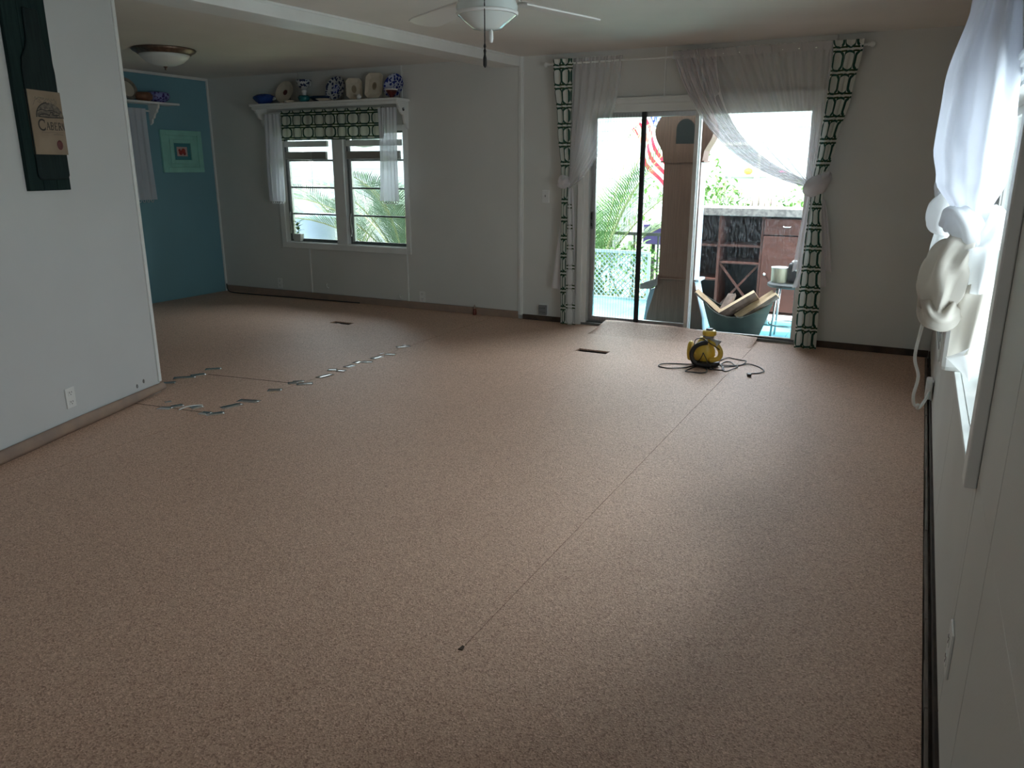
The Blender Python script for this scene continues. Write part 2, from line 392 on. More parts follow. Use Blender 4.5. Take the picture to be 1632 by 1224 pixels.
# ceiling beam over the joint of the two halves of the house
bx = lambda y: -3.43 - (YB - y) * 0.090
poly = [(bx(YB), YB), (bx(-3), YF), (bx(-3) - .24, YF), (bx(YB) - .27, YB)]
poly2 = [(bx(YB) + .012, YB), (bx(-3) + .012, YF), (bx(-3) - .252, YF), (bx(YB) - .282, YB)]
bm_ = struct('trim_1')
B().prism(poly, H - .085, H, 'xy').build('beam_box', TRIM, bm_, bev=.004)
B().prism(poly2, H - .016, H - .0005, 'xy').build('beam_moulding', TRIM, bm_, bev=.003)

# partition on the left, slightly turned
PRZ = math.atan2(.9540, -.298)
PO = (-4.403, 3.395, 0)
pw = struct('wall_partition', PO, PRZ)
B().box(-3.9, 0, 0, .10, 0, H - .001).build('wall_core', PART, pw)
B().box(-.016, .012, -.010, .11, .07, H - .002).build('corner_trim', TRIM, pw, bev=.003)
def bb(u, v):
    x = -3.9 + 3.915 * u; k = max(0, (x + .55) / .56)
    zt = .073 - .012 * k; zb = .002 + .03 * k * k * 0.6
    return (x, -.012 - .008 * math.sin(v * PI) - .02 * k * k * (1 - v) - .003 * math.sin(x * 9), zb + (zt - zb) * v), (u, v)
S(B().grid(60, 4, bb).build('baseboard_partition', BROWNSTRIP, None, True, solid=.006)).location = PO
bpy.data.objects['baseboard_partition'].rotation_euler = (0, 0, PRZ)
for (s, z) in ((-.235, .10), (-.165, .115)):
    b = B(); b.M = Matrix.Translation((s, -.001, z)); b.lathe([(.009, 0), (.007, .004), (0.001, .004)], 10, axis='y', sy=1.6)
    o = tag(b.build('wall_anchor', GREYPL), 'small grey mark low on the partition, ' + ('left one of the pair' if s < -.2 else 'right one of the pair'), 'mark'); o.location = PO; o.rotation_euler = (0, 0, PRZ)

# ---------------------------------------------------------------- outlets, switch, small wall things
def outlet(name, loc, rz, label, kind='duplex', w=.072, h=.116, group=None):
    t = thing(name, label, 'switch' if kind == 'switch' else 'outlet', loc, rz, group)
    B().box(-w / 2, w / 2, -.007, 0, -h / 2, h / 2).build('cover_plate', PLASTIC if kind != 'dark' else GREYPL, t, bev=.003)
    if kind == 'switch':
        B().box(-.006, .006, -.016, -.007, -.004, .014).build('toggle', GREYPL, t, bev=.002)
        for s in (-.04, .04): B().lathe([(.003, .007), (.003, .009)], 8, (0, 0, s), 'y').build('screw', METAL, t)
    elif kind == 'six':
        B().box(-w / 2 + .008, w / 2 - .008, -.035, -.007, -h / 2 + .008, h / 2 - .008).build('tap_body', GREYPL, t, bev=.004)
        b = B()
        for i in range(3):
            for j in range(2):
                cx = (-.022 + .022 * i); cz = .02 - .04 * j
                b.box(cx - .006, cx - .003, -.0365, -.0352, cz - .006, cz + .006).box(cx + .003, cx + .006, -.0365, -.0352, cz - .006, cz + .006)
        b.build('slot', SLOT, t)['kind'] = 'stuff'
    else:
        for s in (-1, 1):
            f = B().box(-.017, .017, -.009, -.007, s * .027 - .014, s * .027 + .014).build('socket_face', PLASTIC, t, bev=.002)
            B().box(-.009, -.006, -.0098, -.009, s * .027, s * .027 + .010).box(.006, .009, -.0098, -.009, s * .027, s * .027 + .010).box(-.0025, .0025, -.0098, -.009, s * .027 - .010, s * .027 - .005).build('slot', SLOT, f)['kind'] = 'stuff'
    return t
def on_partition(s, z): return (PO[0] + s * .298 + .0, PO[1] - s * .954, z)
outlet('wall_outlet', on_partition(.82, .195), PRZ, 'white duplex outlet low on the near left partition wall')
outlet('light_switch', (-3.16, YB, 1.19), 0, 'white toggle light switch on the back wall left of the sliding door', 'switch')
outlet('wall_outlet', (-6.57, YB, .15), 0, 'white outlet near the left corner under the far window')
outlet('wall_outlet', (-4.585, YB, .135), 0, 'white outlet under the right edge of the far window')
outlet('outlet_tap', (-3.17, YB, .11), 0, 'grey six way outlet adapter beside the left door curtain', 'six', .098, .112)
outlet('wall_outlet', (XR, 1.99, .30), R(-90), 'white outlet plate low on the right wall nearest the camera', w=.085, h=.125)
o_ = outlet('wall_outlet', (XR, 5.20, .15), R(-90), 'white outlet on the far end of the right wall with a plug in it')
for (x, z, lb) in ((-5.86, .165, 'left'), (-4.86, .115, 'right')):
    b = B(); b.tube([(x, YB, z + .02), (x, YB - .02, z + .015), (x + .012, YB - .028, z - .01), (x + .02, YB - .012, z - .024)], .006, 8, 4)
    t = tag(b.build('cable_stub', PLASTIC, None, True), 'tiny white cable stub on wall under the far window, ' + lb + ' of the two', 'cable')
t = thing('wall_stub', 'small dark red pointed stub standing at the foot of the back wall', 'stub', (-3.93, YB - .035, 0))
RED = mat('dark_red_plastic', (0.16, .03, .015), .4)
B().lathe([(.018, 0), (.02, .02), (.017, .05), (.012, .065)], 12).build('base', RED, t, True)
B().lathe([(.012, .065), (.006, .09), (.002, .105)], 10).build('tip', BROWNSTRIP, t, True)
b = B().tube([(XL + .04, YB - .03, .09), (XL + .08, YB - .06, .03), (XL + .2, YB - .10, .007), (XL + .6, YB - .10, .007), (-6.1, YB - .06, .008), (-5.4, YB - .03, .008)], .006, 7, 6)
tag(b.build('floor_cable', BLACKRUB, None, True), 'black cable lying along the back baseboard from the blue corner', 'cable')
b = B().prism([(-1.117, 1.805), (-1.102, 1.808), (-1.106, 1.826), (-1.114, 1.83)], 0, .0035, 'xy')
tag(b.build('floor_chip', DARKWOOD), 'small dark torn chip at the near end of the floor seam', 'chip')
b = B().tube([(-3.94, 3.15, .004), (-3.93, 3.20, .012), (-3.91, 3.26, .008), (-3.89, 3.29, .004)], .004, 6, 3)
tag(b.build('paper_scrap', PLASTIC), 'thin curled white scrap on the tape beside the partition', 'scrap')

# tape on the floor
TAPE_M = mat('silver_tape', (0.66, 0.65, 0.64), 0.16, 0.85, var=.1, scale=30)
TAPE = [((-4.606, 3.669), (-4.496, 3.768)), ((-4.548, 3.771), (-4.499, 3.857)), ((-4.563, 3.535), (-4.496, 3.592)), ((-4.601, 3.95), (-4.515, 4.026)), ((-3.738, 3.301), (-3.7, 3.431)), ((-3.775, 3.479), (-3.633, 3.513)), ((-3.779, 3.741), (-3.699, 3.793)), ((-3.781, 3.937), (-3.729, 3.986)), ((-3.721, 3.164), (-3.651, 3.243)), ((-3.783, 3.176), (-3.715, 3.189)), ((-3.909, 3.213), (-3.884, 3.281)), ((-4.04, 3.178), (-4.009, 3.24)), ((-4.098, 3.125), (-4.016, 3.158)), ((-4.158, 3.225), (-4.144, 3.265)), ((-3.776, 3.979), (-3.714, 4.028)), ((-3.706, 3.941), (-3.626, 4.017)), ((-3.693, 4.144), (-3.671, 4.276)), ((-3.781, 4.358), (-3.72, 4.39)), ((-3.705, 4.372), (-3.641, 4.392)), ((-3.707, 4.474), (-3.702, 4.57)), ((-3.726, 4.612), (-3.731, 4.679)), ((-3.706, 4.671), (-3.634, 4.708)), ((-3.695, 4.79), (-3.686, 4.904)), ((-3.747, 4.947), (-3.732, 4.993)), ((-3.705, 4.968), (-3.621, 4.996)), ((-3.765, 5.212), (-3.694, 5.306)), ((-3.764, 5.295), (-3.744, 5.322))]
tapes = []
for i, (a, c) in enumerate(TAPE):
    b = B(); A = Vector((*a, 0)); D = Vector((*c, 0)) - A; n_ = 6; wd = .030 if D.length > .06 else .014
    X = Vector((D.y, -D.x, 0)).normalized()
    b.grid(n_, 2, lambda u, v: (A + D * u + X * (v - .5) * 2 * wd + Vector((0, 0, .0016 + .00012 * math.sin(u * 9 + i) * math.sin(v * 3 + i))), (u, v)))
    o = b.build('tape_strip', TAPE_M, None, True, solid=.0012)
    tapes.append((A + D / 2, o))
ORD = ['nearest', 'second', 'third', 'fourth', 'fifth', 'sixth', 'seventh', 'eighth', 'ninth', 'tenth', 'eleventh', 'twelfth', 'thirteenth', 'fourteenth', 'farthest']
rows = {'far': [], 'seam': [], 'near': []}
for c, o in tapes:
    rows['seam' if c.x > -3.9 and c.y > 3.3 else ('far' if c.y > 3.4 else 'near')].append((c, o))
for kk, key in (('seam', lambda q: q[0].y), ('far', lambda q: q[0].y), ('near', lambda q: -q[0].x)):
    L_ = sorted(rows[kk], key=key)
    for i, (c, o) in enumerate(L_):
        w_ = 'farthest' if i == len(L_) - 1 else (ORD[i] if i < 14 else ('fifteenth' if i == 14 else ('sixteenth' if i == 15 else ('seventeenth' if i == 16 else 'eighteenth'))))
        if kk == 'seam': lb = '%s %s tape strip along the long floor seam, counted from the camera' % (w_, 'bright silver' if c.y > 3.9 else 'dull grey')
        elif kk == 'far': lb = '%s dull tape strip on the far edge of the floor patch by the partition' % w_
        else: lb = '%s dull tape strip on the near edge of the patch, counted from its right' % ('rightmost' if i == 0 else w_)
        tag(o, lb, 'tape', 'tape strips on the floor joints')
# cut patch outlined by seams next to the partition
for (a, c, nme) in (((-4.36, 3.12), (-3.72, 3.20), 0), ((-4.47, 3.86), (-3.72, 3.96), 1)):
    A = Vector((*a, .0006)); C_ = Vector((*c, .0006))
    S(B().bar(A, C_, .006, .0012).build('trim_%d' % (12 + nme), DARKWOOD))

# ---------------------------------------------------------------- far window (two sashes of awning panes)
w1 = struct('window_1', (0, YB, 0), 0, 'white cased double window with awning panes in the back wall')
x0, x1, z0, z1 = WIN
B().box(x0 - .06, x0 + .005, -.022, 0, z0 - .06, z1 + .05).box(x1 - .005, x1 + .05, -.022, 0, z0 - .06, z1 + .05).box(x0 + .005, x1 - .005, -.022, 0, z0 - .06, z0 + .006).box(x0 + .005, x1 - .005, -.022, 0, z1 - .006, z1 + .05).build('window_casing', TRIM, w1, bev=.004)
B().box(-5.675, -5.535, -.014, .06, z0, z1).build('mullion', TRIM, w1, bev=.004)
B().box(x0, x1, 0.0, .105, z0 - .02, z0 + .012).build('window_sill', TRIM, w1)
SIL = []
for (a, c) in ((x0 + .01, -5.675), (-5.535, x1 - .01)):
    sf = B().frame(a, c, z0 + .012, z1, .022, .05, .10).build('sash_frame', ALDARK, w1)
    ca, cc = a + .05, c - .022
    B().box(a + .022, a + .05, .055, .09, z0 + .03, z1 - .02).build('sash_jamb', METAL, sf)
    zz = [z0 + .032, 0.945, 1.235, 1.525, z1 - .022]
    for k in range(4):
        p = B().box(ca + .004, cc - .004, .070, .074, zz[k] + .008, zz[k + 1] - .008).build('pane', GLASS, w1)
        B().box(ca, cc, .062, .082, zz[k] - .006, zz[k] + .012).build('pane_rail', ALDARK, p)
    B().tube([(a + .03, .02, z0 + .10), (a + .03, .035, z0 + .16), (a + .03, .02, z0 + .26), (a + .03, .04, z0 + .34)], .008, 7, 4).build('crank_handle', METAL, w1)
B().lathe([(0, -.012), (.01, -.004), (.013, .006), (.008, .012)], 10, (-5.69, -.02, 1.80)).build('blind_cleat', PLASTIC, w1)
# raised blinds
def blind(xa, xb, lab, tilt):
    t = thing('raised_blind', lab, 'blind', (xa, YB + .022, 1.605))
    L = xb - xa
    B().box(0, L, -.018, .016, .065, .125).build('head_rail', TRIM, t, bev=.004)
    for k in range(7):
        B().box(0.004, L - .02, -.020, .012, .005 - k * .0088, .0135 - k * .0088).build('slat', SLATM, t)
    B().box(0.002, L - .018, -.022, .014, -.068, -.048).build('bottom_rail', SLATM, t, bev=.003)
    B().tube([(L - .22, -.022, .065), (L - .22, -.023, -.4)], .0015, 5).build('pull_cord', PLASTIC, t)
SLATM = mat('blind_slat', (.30, .29, .26), .5)
blind(-6.36, -5.76, 'raised mini blind in the left sash of the far window', 0)
blind(-5.50, -4.80, 'raised mini blind in the right sash of the far window', 0)
for (a, c) in ((x0 + .01, -5.675), (-5.535, x1 - .01)):
    B().grid(1, 1, lambda u, v: ((a + .02 + u * (c - a - .04), .108, z0 + v * (z1 - z0)), (u, v))).build('insect_screen', DIMSCREEN, w1)  # grey screen added to lower the brightness of the view outside
# little pot on the sill
t = thing('potted_plant', 'small white square pot with green leaves on the far window sill', 'plant', (-6.27, YB + .047, z0 + .0125))
POT = mat('white_pot', (.6, .62, .58), .5)
B().prism([(-.048, 0), (.048, 0), (.055, .085), (-.055, .085)], -.042, .018).build('pot', POT, t, bev=.004)
LEAF = mat('leaf_green', (.12, .26, .06), .5, var=.3, scale=12)
def leaf_bm(L, w, fold=.25, bend=.3, n=4):
    b = B()
    def f(u, v):
        x = (v - .5) * 2; ww = w * math.sin(PI * min(1, u * .92 + .06)) ** .8
        return (x * ww, L * u, fold * abs(x) * ww - bend * L * u * u), (u, v)
    return b.grid(2, n, lambda u, v: f(v, u))
for k in range(11):
    b = B(); a = k * 2.4; e = .25 + .09 * (k % 6)
    b.M = Matrix.Translation((rnd.uniform(-.02, .02), -.012 + rnd.uniform(-.01, .01), .085 + .013 * k)) @ Matrix.Rotation(a, 4, 'Z') @ Matrix.Rotation(.5 + .3 * rnd.random(), 4, 'X')
    lb = leaf_bm(.085, .022); b.add(lb.v, lb.f)
    b.build('leaf', LEAF, t, True)
B().tube([(0, -.012, .06), (.005, -.012, .14), (0, -.012, .22)], .003, 6, 3).build('stem', LEAF, t)

# ---------------------------------------------------------------- shelf, valance and side curtains of the far window
SX0, SX1 = -6.61, -4.665
sh = thing('display_shelf', 'long white shelf on scroll brackets above the far window', 'shelf', (0, YB, 0))
B().box(SX0, SX1, -.22, 0, 2.088, 2.112).build('shelf_board', TRIM, sh, bev=.005)
B().box(SX0 + .02, SX1 - .02, -.205, -.19, 2.055, 2.088).build('front_moulding', TRIM, sh, bev=.004)
def scroll(xa, xb, nm_):
    pts = [(-.19, 2.088), (-.185, 2.06), (-.172, 2.05), (-.168, 2.03), (-.15, 2.02), (-.135, 1.985), (-.11, 1.965), (-.085, 1.96), (-.075, 1.92), (-.06, 1.89), (-.045, 1.88), (-.04, 1.845), (-.012, 1.825), (0, 1.825), (0, 2.088)]
    return B().prism(pts, xa, xb, 'yz').build(nm_, TRIM, sh, bev=.003)
q = scroll(SX1 - .045, SX1 - .02, 'bracket')
scroll(SX0 + .02, SX0 + .045, 'bracket')
B().lathe([(.017, 0), (.017, .003), (.002, .003)], 14, (SX1 - .02, -.09, 2.01), 'x').build('peg_hole', SLOT, q)
def drape(name, m, label, cat, loc, rz, W, z0_, z1_, folds, amp, taper=0.0, scallop=0.0, header=.03, wu=1.6, group=None, nu=None, smoothlower=True, amp2=None):
    t = thing(name, label, cat, loc, rz, group)
    nu = nu or folds * 8
    def f(u, v):
        z = z1_ + (z0_ - z1_) * v
        w = W * (1 + taper * math.sin(v * PI)); a = amp * (.45 + .55 * v)
        zz = z + scallop * abs(math.sin(u * PI * 4)) * (v > .999)
        return (w * (u - .5) + .25 * a * math.sin(u * folds * 2 * PI * .5 + 3 * v), -a * (1 + math.sin(u * folds * 2 * PI + .8 * math.sin(u * 9) + .5 * v)) - .01, zz), (u * W * wu, z)
    B().grid(nu, 24, f).build('fabric', m, t, True)
    return t
t = drape('window_valance', VALANCE_PRINT, 'green and white ring print valance under the display shelf', 'valance', (-5.585, YB - .10, 0), 0, 1.36, 1.735, 2.04, 14, .012, wu=1.15)
B().tube([(-.88, .02, 2.02), (.92, .02, 2.02)], .009, 8).build('rod', TRIM, t)
def lace(t, W, z, n):
    b = B()
    for k in range(n):
        cx = -W / 2 + W * (k + .5) / n
        b.tube([(cx - .016, -.02, z + .006), (cx - .012, -.021, z - .014), (cx, -.022, z - .022), (cx + .012, -.021, z - .014), (cx + .016, -.02, z + .006)], .0035, 5, 2)
    b.build('lace_edge', SATIN, t, True)
t = drape('cafe_curtain', VOILE, 'short white lace edged curtain at the left side of the far window', 'curtain', (-6.385, YB - .10, 0), 0, .22, 1.09, 2.01, 4, .02, .12); lace(t, .19, 1.085, 6)
t = drape('cafe_curtain', VOILE, 'short white lace edged curtain at the right side of the far window', 'curtain', (-4.855, YB - .10, 0), 0, .24, 1.12, 2.03, 5, .022, -.1); lace(t, .18, 1.115, 6)

# dishes on the shelf
CREAM = mat('cream_china', (.55, .50, .40), .3, var=.05, scale=20)
WHITEC = mat('white_china', (.70, .70, .68), .2)
def china(name, ground, ink, scale, thr):
    m, nt, n, l, p = nm(name)
    tc = n.new('ShaderNodeTexCoord'); v = n.new('ShaderNodeTexVoronoi'); v.inputs['Scale'].default_value = scale
    nz = n.new('ShaderNodeTexNoise'); nz.inputs['Scale'].default_value = scale * 1.3; l.new(tc.outputs['Object'], nz.inputs['Vector'])
    l.new(tc.outputs['Object'], v.inputs['Vector'])
    ad = n.new('ShaderNodeMath'); ad.operation = 'ADD'; l.new(v.outputs['Distance'], ad.inputs[0]); l.new(nz.outputs['Fac'], ad.inputs[1])
    cr = n.new('ShaderNodeValToRGB'); cr.color_ramp.interpolation = 'CONSTANT'; cr.color_ramp.elements[0].color = (*ink, 1)
    cr.color_ramp.elements[1].position = thr; cr.color_ramp.elements[1].color = (*ground, 1)
    l.new(ad.outputs[0], cr.inputs[0]); l.new(cr.outputs[0], p.inputs['Base Color']); p.inputs['Roughness'].default_value = .2
    return m
BW = china('blue_white_china', (.50, .53, .54), (.02, .035, .10), 34, .95)
BWD = china('dark_blue_china', (.45, .50, .65), (.015, .03, .22), 34, .97)
BLUEC = mat('cobalt_glaze', (.02, .06, .26), .25, var=.3, scale=10)
TEALC = mat('teal_glaze', (.01, .13, .14), .25, var=.3, scale=15)
DARKRED = mat('dark_red_glaze', (.10, .015, .012), .35, var=.4, scale=25)
SZ = 2.1125
def tilt(o, loc, ax): o.location = loc; o.rotation_euler = (ax, 0, o.rotation_euler[2]); return o
def plate_prof(r, d=.02): return [(0, .004), (r * .55, .004), (r * .62, .009), (r * .95, d), (r, d + .002), (r * .985, d - .004), (r * .62, 0), (r * .5, -.003), (0, -.003)]
def plate(name, label, x, r, m, lean=68, ctr=None, ctrm=None, y=None, rz=0, sx=1, n=36, cat='plate', scall=0):
    t = thing(name, label, cat, (x, (y if y else YB - .115), SZ), rz)
    t.rotation_euler = (0, 0, rz)
    M = Matrix.Translation((0, 0, 0)) @ Matrix.Rotation(R(lean), 4, 'X') @ Matrix.Translation((0, r + .003, 0))
    b = B(); b.M = M; b.lathe(plate_prof(r), n, sx=sx)
    if scall:
        pass
    b.build('dish', m, t, True, auto=True)
    if ctr:
        b = B(); b.M = M; b.lathe([(0, .006), (ctr, .006), (ctr, .0045)], 8, sx=sx); b.build('centre_motif', ctrm, t)
    for s_ in (-.03, .03): B().tube([(s_, -.035, .015), (s_, -.03, .002), (s_, .07, .002), (s_, .075, .09)], .003, 6).build('plate_stand', BRONZE, t)
    return t
# blue covered dish
t = thing('covered_dish', 'cobalt blue oval covered dish at the left end of the shelf', 'dish', (-6.49, YB - .11, SZ))
B().lathe([(.05, 0), (.06, .006), (.095, .03), (.125, .06), (.128, .068), (.11, .07)], 28, sx=1.1, sy=.72).build('bowl', BLUEC, t, True)
B().lathe([(.125, .07), (.12, .082), (.08, .102), (.03, .110), (0, .111)], 28, sx=1.1, sy=.72).build('lid', BLUEC, t, True)
for s in (-1, 1): B().tube([(s * .128, 0, .06), (s * .155, 0, .066), (s * .160, 0, .05), (s * .128, 0, .045)], .007, 8, 4).build('handle', WHITEC, t, True)
plate('display_plate', 'round cream plate with a small dark flower in its centre', -6.21, .118, CREAM, 70, .03, DARKRED)
# footed figure vase
t = thing('compote_vase', 'tall white compote vase with flared ornate bowl', 'vase', (-5.93, YB - .10, SZ))
B().lathe([(.052, 0), (.055, .008), (.04, .02), (.024, .05), (.02, .09), (.03, .115), (.022, .125)], 24).build('stem', WHITEC, t, True)
B().lathe([(.022, .125), (.035, .14), (.06, .165), (.074, .20), (.082, .225), (.076, .226), (.05, .18), (.01, .15)], 24).build('bowl', BW, t, True)
for s in (-1, 1):
    B().tube([(s * .06, 0, .165), (s * .09, 0, .17), (s * .095, 0, .20), (s * .075, 0, .215)], .006, 7, 4).build('handle', WHITEC, t, True)
t = thing('small_bowl', 'small squat teal bowl in front of the compote vase', 'bowl', (-5.87, YB - .175, SZ))
B().lathe([(.03, 0), (.04, .003), (.058, .022), (.063, .045), (.055, .062), (.048, .058), (.04, .02), (0, .012)], 24).build('bowl_body', TEALC, t, True)
t = thing('blue_tray', 'dark blue oblong dish lying behind the teal bowl', 'dish', (-5.71, YB - .12, SZ))
B().lathe([(.05, 0), (.06, .004), (.10, .04), (.105, .055), (.098, .055), (.05, .012), (0, .01)], 24, sx=1.15, sy=.6).build('dish_body', mat('navy_glaze', (.01, .03, .07), .3), t, True)
plate('display_plate', 'large blue and white patterned plate standing mid shelf', -5.52, .125, BW, 72, .05, BWD)
for i, (x, y, r, lb) in enumerate(((-6.06, -.19, .055, 'little cream saucer lying flat beside the compote vase'), (-5.60, -.185, .085, 'flat cream dish lying below the large blue and white plate'))):
    t = thing('saucer', lb, 'saucer', (x, YB + y, SZ))
    B().lathe([(r * .5, 0), (r * .6, .004), (r * .95, .016), (r, .02), (r * .9, .018), (r * .5, .006), (0, .006)], 24).build('dish', CREAM, t, True)
# oval cream platter turned sideways
def rect_dish(name, label, x, w, h, rz, cut, m, lean):
    t = thing(name, label, 'dish', (x, YB - .12, SZ), rz)
    M = Matrix.Rotation(R(lean), 4, 'X') @ Matrix.Translation((0, h / 2 + .003, 0))
    def ring(k, z):
        ww, hh, c = w / 2 * k, h / 2 * k, cut * k
        return [(-ww + c, -hh, z), (ww - c, -hh, z), (ww, -hh + c, z), (ww, hh - c, z), (ww - c, hh, z), (-ww + c, hh, z), (-ww, hh - c, z), (-ww, -hh + c, z)]
    rings = [ring(.6, 0), ring(.66, .004), ring(.95, .022), ring(1, .026), ring(.97, .03), ring(.64, .010), ring(.45, .008)]
    vs = [p for r in rings for p in r]; fs = []
    for i in range(len(rings) - 1):
        for j in range(8): k = (j + 1) % 8; fs.append((i * 8 + j, i * 8 + k, i * 8 + 8 + k, i * 8 + 8 + j))
    fs.append(tuple(range(7, -1, -1))); fs.append(tuple(range(48, 56)))
    b = B(); b.M = M; b.add(vs, fs); b.build('dish_body', m, t, False, bev=.006)
    b = B(); b.M = M; b.lathe([(.013, .0088), (.017, .0100), (.021, .0100), (.025, .0088)], 18, sx=1, sy=1.6); b.build('medallion', BROWNC, t)
    return t
BROWNC = mat('brown_glaze', (.30, .24, .16), .4)
rect_dish('cream_platter', 'narrow cream platter turned sideways right of the blue and white plate', -5.255, .165, .21, R(40), .03, CREAM, 76)
t = thing('egg_ornament', 'small white egg shaped ornament in front of the two cream dishes', 'ornament', (-5.15, YB - .185, SZ))
B().lathe([(0, 0), (.016, .003), (.026, .016), (.026, .030), (.016, .045), (.004, .05), (0, .05)], 16).build('egg', WHITEC, t, True)
rect_dish('octagon_dish', 'upright cream octagonal dish with a brown medallion', -5.015, .19, .255, R(12), .035, CREAM, 74)
plate('display_plate', 'cobalt blue patterned plate at the right end of the shelf', -4.785, .118, BWD, 74)
t = thing('china_cup', 'white and dark red footed cup before the cobalt plate', 'cup', (-4.76, YB - .17, SZ))
B().lathe([(.02, 0), (.024, .004), (.02, .014), (.034, .03), (.05, .055), (.06, .075), (.054, .074), (.03, .035), (0, .03)], 20).build('cup_body', DARKRED, t, True)
B().lathe([(.0605, .070), (.064, .082), (.058, .082), (.056, .072)], 20).build('rim', WHITEC, t, True)

# ---------------------------------------------------------------- blue wall: shelf, curtain, picture (local x runs along +y)
LW = lambda y, z: (XL, y, z)
sb = thing('wall_shelf', 'white shelf on a scroll bracket on the blue wall', 'shelf', (XL, 0, 0), R(90))
B().box(4.3, 6.27, -.20, 0, 2.095, 2.117).build('shelf_board', TRIM, sb, bev=.005)
pts = [(-.16, 2.095), (-.15, 2.06), (-.13, 2.045), (-.125, 2.02), (-.09, 2.0), (-.07, 1.96), (-.045, 1.95), (-.035, 1.91), (0, 1.89), (0, 2.095)]
B().prism(pts, 6.02, 6.045, 'yz').build('bracket', TRIM, sb, bev=.003)
t = drape('cafe_curtain', VOILE, 'long white lace edged curtain hanging on the blue wall', 'curtain', (XL + .05, 5.60, 0), R(90), .66, 1.12, 2.05, 8, .02, -.03); lace(t, .62, 1.115, 12)
B().tube([(-.6, .012, 2.03), (.40, .012, 2.03)], .009, 8).build('rod', TRIM, t)
t = thing('display_plate', 'dull brown plate standing on the blue wall shelf', 'plate', (XL + .09, 5.745, 2.1175), R(90))
b = B(); b.M = Matrix.Rotation(R(70), 4, 'X') @ Matrix.Translation((0, .118, 0)); b.lathe(plate_prof(.115), 32); b.build('dish', mat('brown_china', (.22, .20, .16), .4, var=.3, scale=30), t, True, auto=True)
b = B(); b.M = Matrix.Rotation(R(70), 4, 'X') @ Matrix.Translation((0, .118, 0)); b.lathe([(.075, .0105), (.082, .0125), (.078, .012)], 24); b.build('ring_band', CREAM, t)
t = thing('rust_bowl', 'rusty brown rounded pot on the blue wall shelf', 'pot', (XL + .12, 5.89, 2.1175), R(90))
B().lathe([(.05, 0), (.06, .004), (.085, .03), (.088, .06), (.07, .085), (.05, .09), (.045, .085), (.05, .03), (0, .02)], 24).build('pot_body', mat('rust_glaze', (.12, .05, .03), .4, col2=(.22, .10, .05), scale=20), t, True)
t = thing('purple_bowl', 'purple and blue patterned oval bowl at the right end of the blue wall shelf', 'bowl', (XL + .11, 6.075, 2.1175), R(90))
B().lathe([(.06, 0), (.07, .004), (.12, .035), (.135, .065), (.125, .095), (.10, .105), (.09, .1), (.10, .05), (0, .03)], 28, sy=.7).build('bowl_body', china('purple_china', (.22, .24, .50), (.05, .03, .16), 30, .95), t, True)
fr = thing('picture_frame', 'mint green stepped picture frame hanging on the blue wall', 'picture', (XL, 6.395, 1.625), R(90))
MINT = mat('mint_paint', (.27, .60, .52), .45, var=.06, scale=8)
def pf(w, h, iw, ih, y0, y1, nm_, m, p):
    b = B(); b.box(-w, -iw, y0, y1, -h, h).box(iw, w, y0, y1, -h, h).box(-iw, iw, y0, y1, ih, h).box(-iw, iw, y0, y1, -h, -ih)
    return b.build(nm_, m, p, bev=.004)
pf(.275, .225, .215, .17, -.03, 0, 'outer_frame', MINT, fr)
pf(.215, .17, .165, .128, -.021, 0, 'middle_frame', MINT, fr)
pf(.165, .128, .115, .088, -.028, 0, 'inner_frame', MINT, fr)
B().box(-.115, .115, -.010, 0, -.088, .088).build('picture_mat', mat('teal_mat', (.06, .25, .28), .7), fr)
pc = B().box(-.07, .07, -.012, -.010, -.05, .05).build('photo_print', mat('pale_print', (.55, .40, .38), .5), fr)
b = B()
for (cx, cz, r) in ((-.02, -.012, .026), (.018, .006, .028), (.03, -.02, .02), (-.035, .012, .016)): b.lathe([(0, .0155), (r * .7, .0145), (r, .0122)], 14, (cx, 0, cz), 'y')
b.build('red_motif', mat('print_red', (.35, .04, .03), .5), pc, True)

# ---------------------------------------------------------------- wine board on the partition
wbd = thing('wine_board', 'dark plank board with a carved wine bottle and paper label on the partition', 'wall art', on_partition(.742, 1.333), PRZ)
GREEN_B = mat('dark_bottle_green', (.008, .020, .020), .75, col2=(.014, .032, .031), scale=5, stretch=(14, 14, 1), spec=.15)
GREEN_L = mat('bottle_relief', (.006, .014, .015), .65, col2=(.011, .024, .024), scale=6, stretch=(12, 12, 1), spec=.2)
for i in range(3):
    B().box(-.15 + .1 * i + .001, -.05 + .1 * i - .001, -.022, 0, 0, .975).build('plank', GREEN_B, wbd, bev=.002)
sil = [(-.085, .075), (-.07, .055), (.125, .055), (.143, .075), (.143, .60), (.135, .66), (.105, .71), (.085, .75), (.08, .90), (-.02, .90), (-.025, .75), (-.04, .71), (-.075, .66), (-.085, .60)]
B().prism(sil, -.034, -.022).build('bottle', GREEN_L, wbd, bev=.006)
lab = B().box(-.083, .1495, -.0365, -.022, .185, .505).build('paper_label', mat('old_paper', (.31, .24, .175), .85, col2=(.24, .18, .125), scale=6), wbd)
INK = mat('label_ink', (.03, .027, .025), .8); INKS = mat('faded_ink', (.16, .13, .105), .8)
def stroke(b, pts, w, y=-.037):
    for (a, c) in zip(pts[:-1], pts[1:]):
        d = Vector((c[0] - a[0], c[1] - a[1])); n_ = Vector((-d.y, d.x)).normalized() * w / 2
        if abs(d.x) < 1e-9 and abs(d.y) < 1e-9: continue
        e = d.normalized() * w * .2
        b.add([(a[0] - e.x - n_.x, y, a[1] - e.y - n_.y), (c[0] + e.x - n_.x, y, c[1] + e.y - n_.y), (c[0] + e.x + n_.x, y, c[1] + e.y + n_.y), (a[0] - e.x + n_.x, y, a[1] - e.y + n_.y)], [(0, 1, 2, 3)])
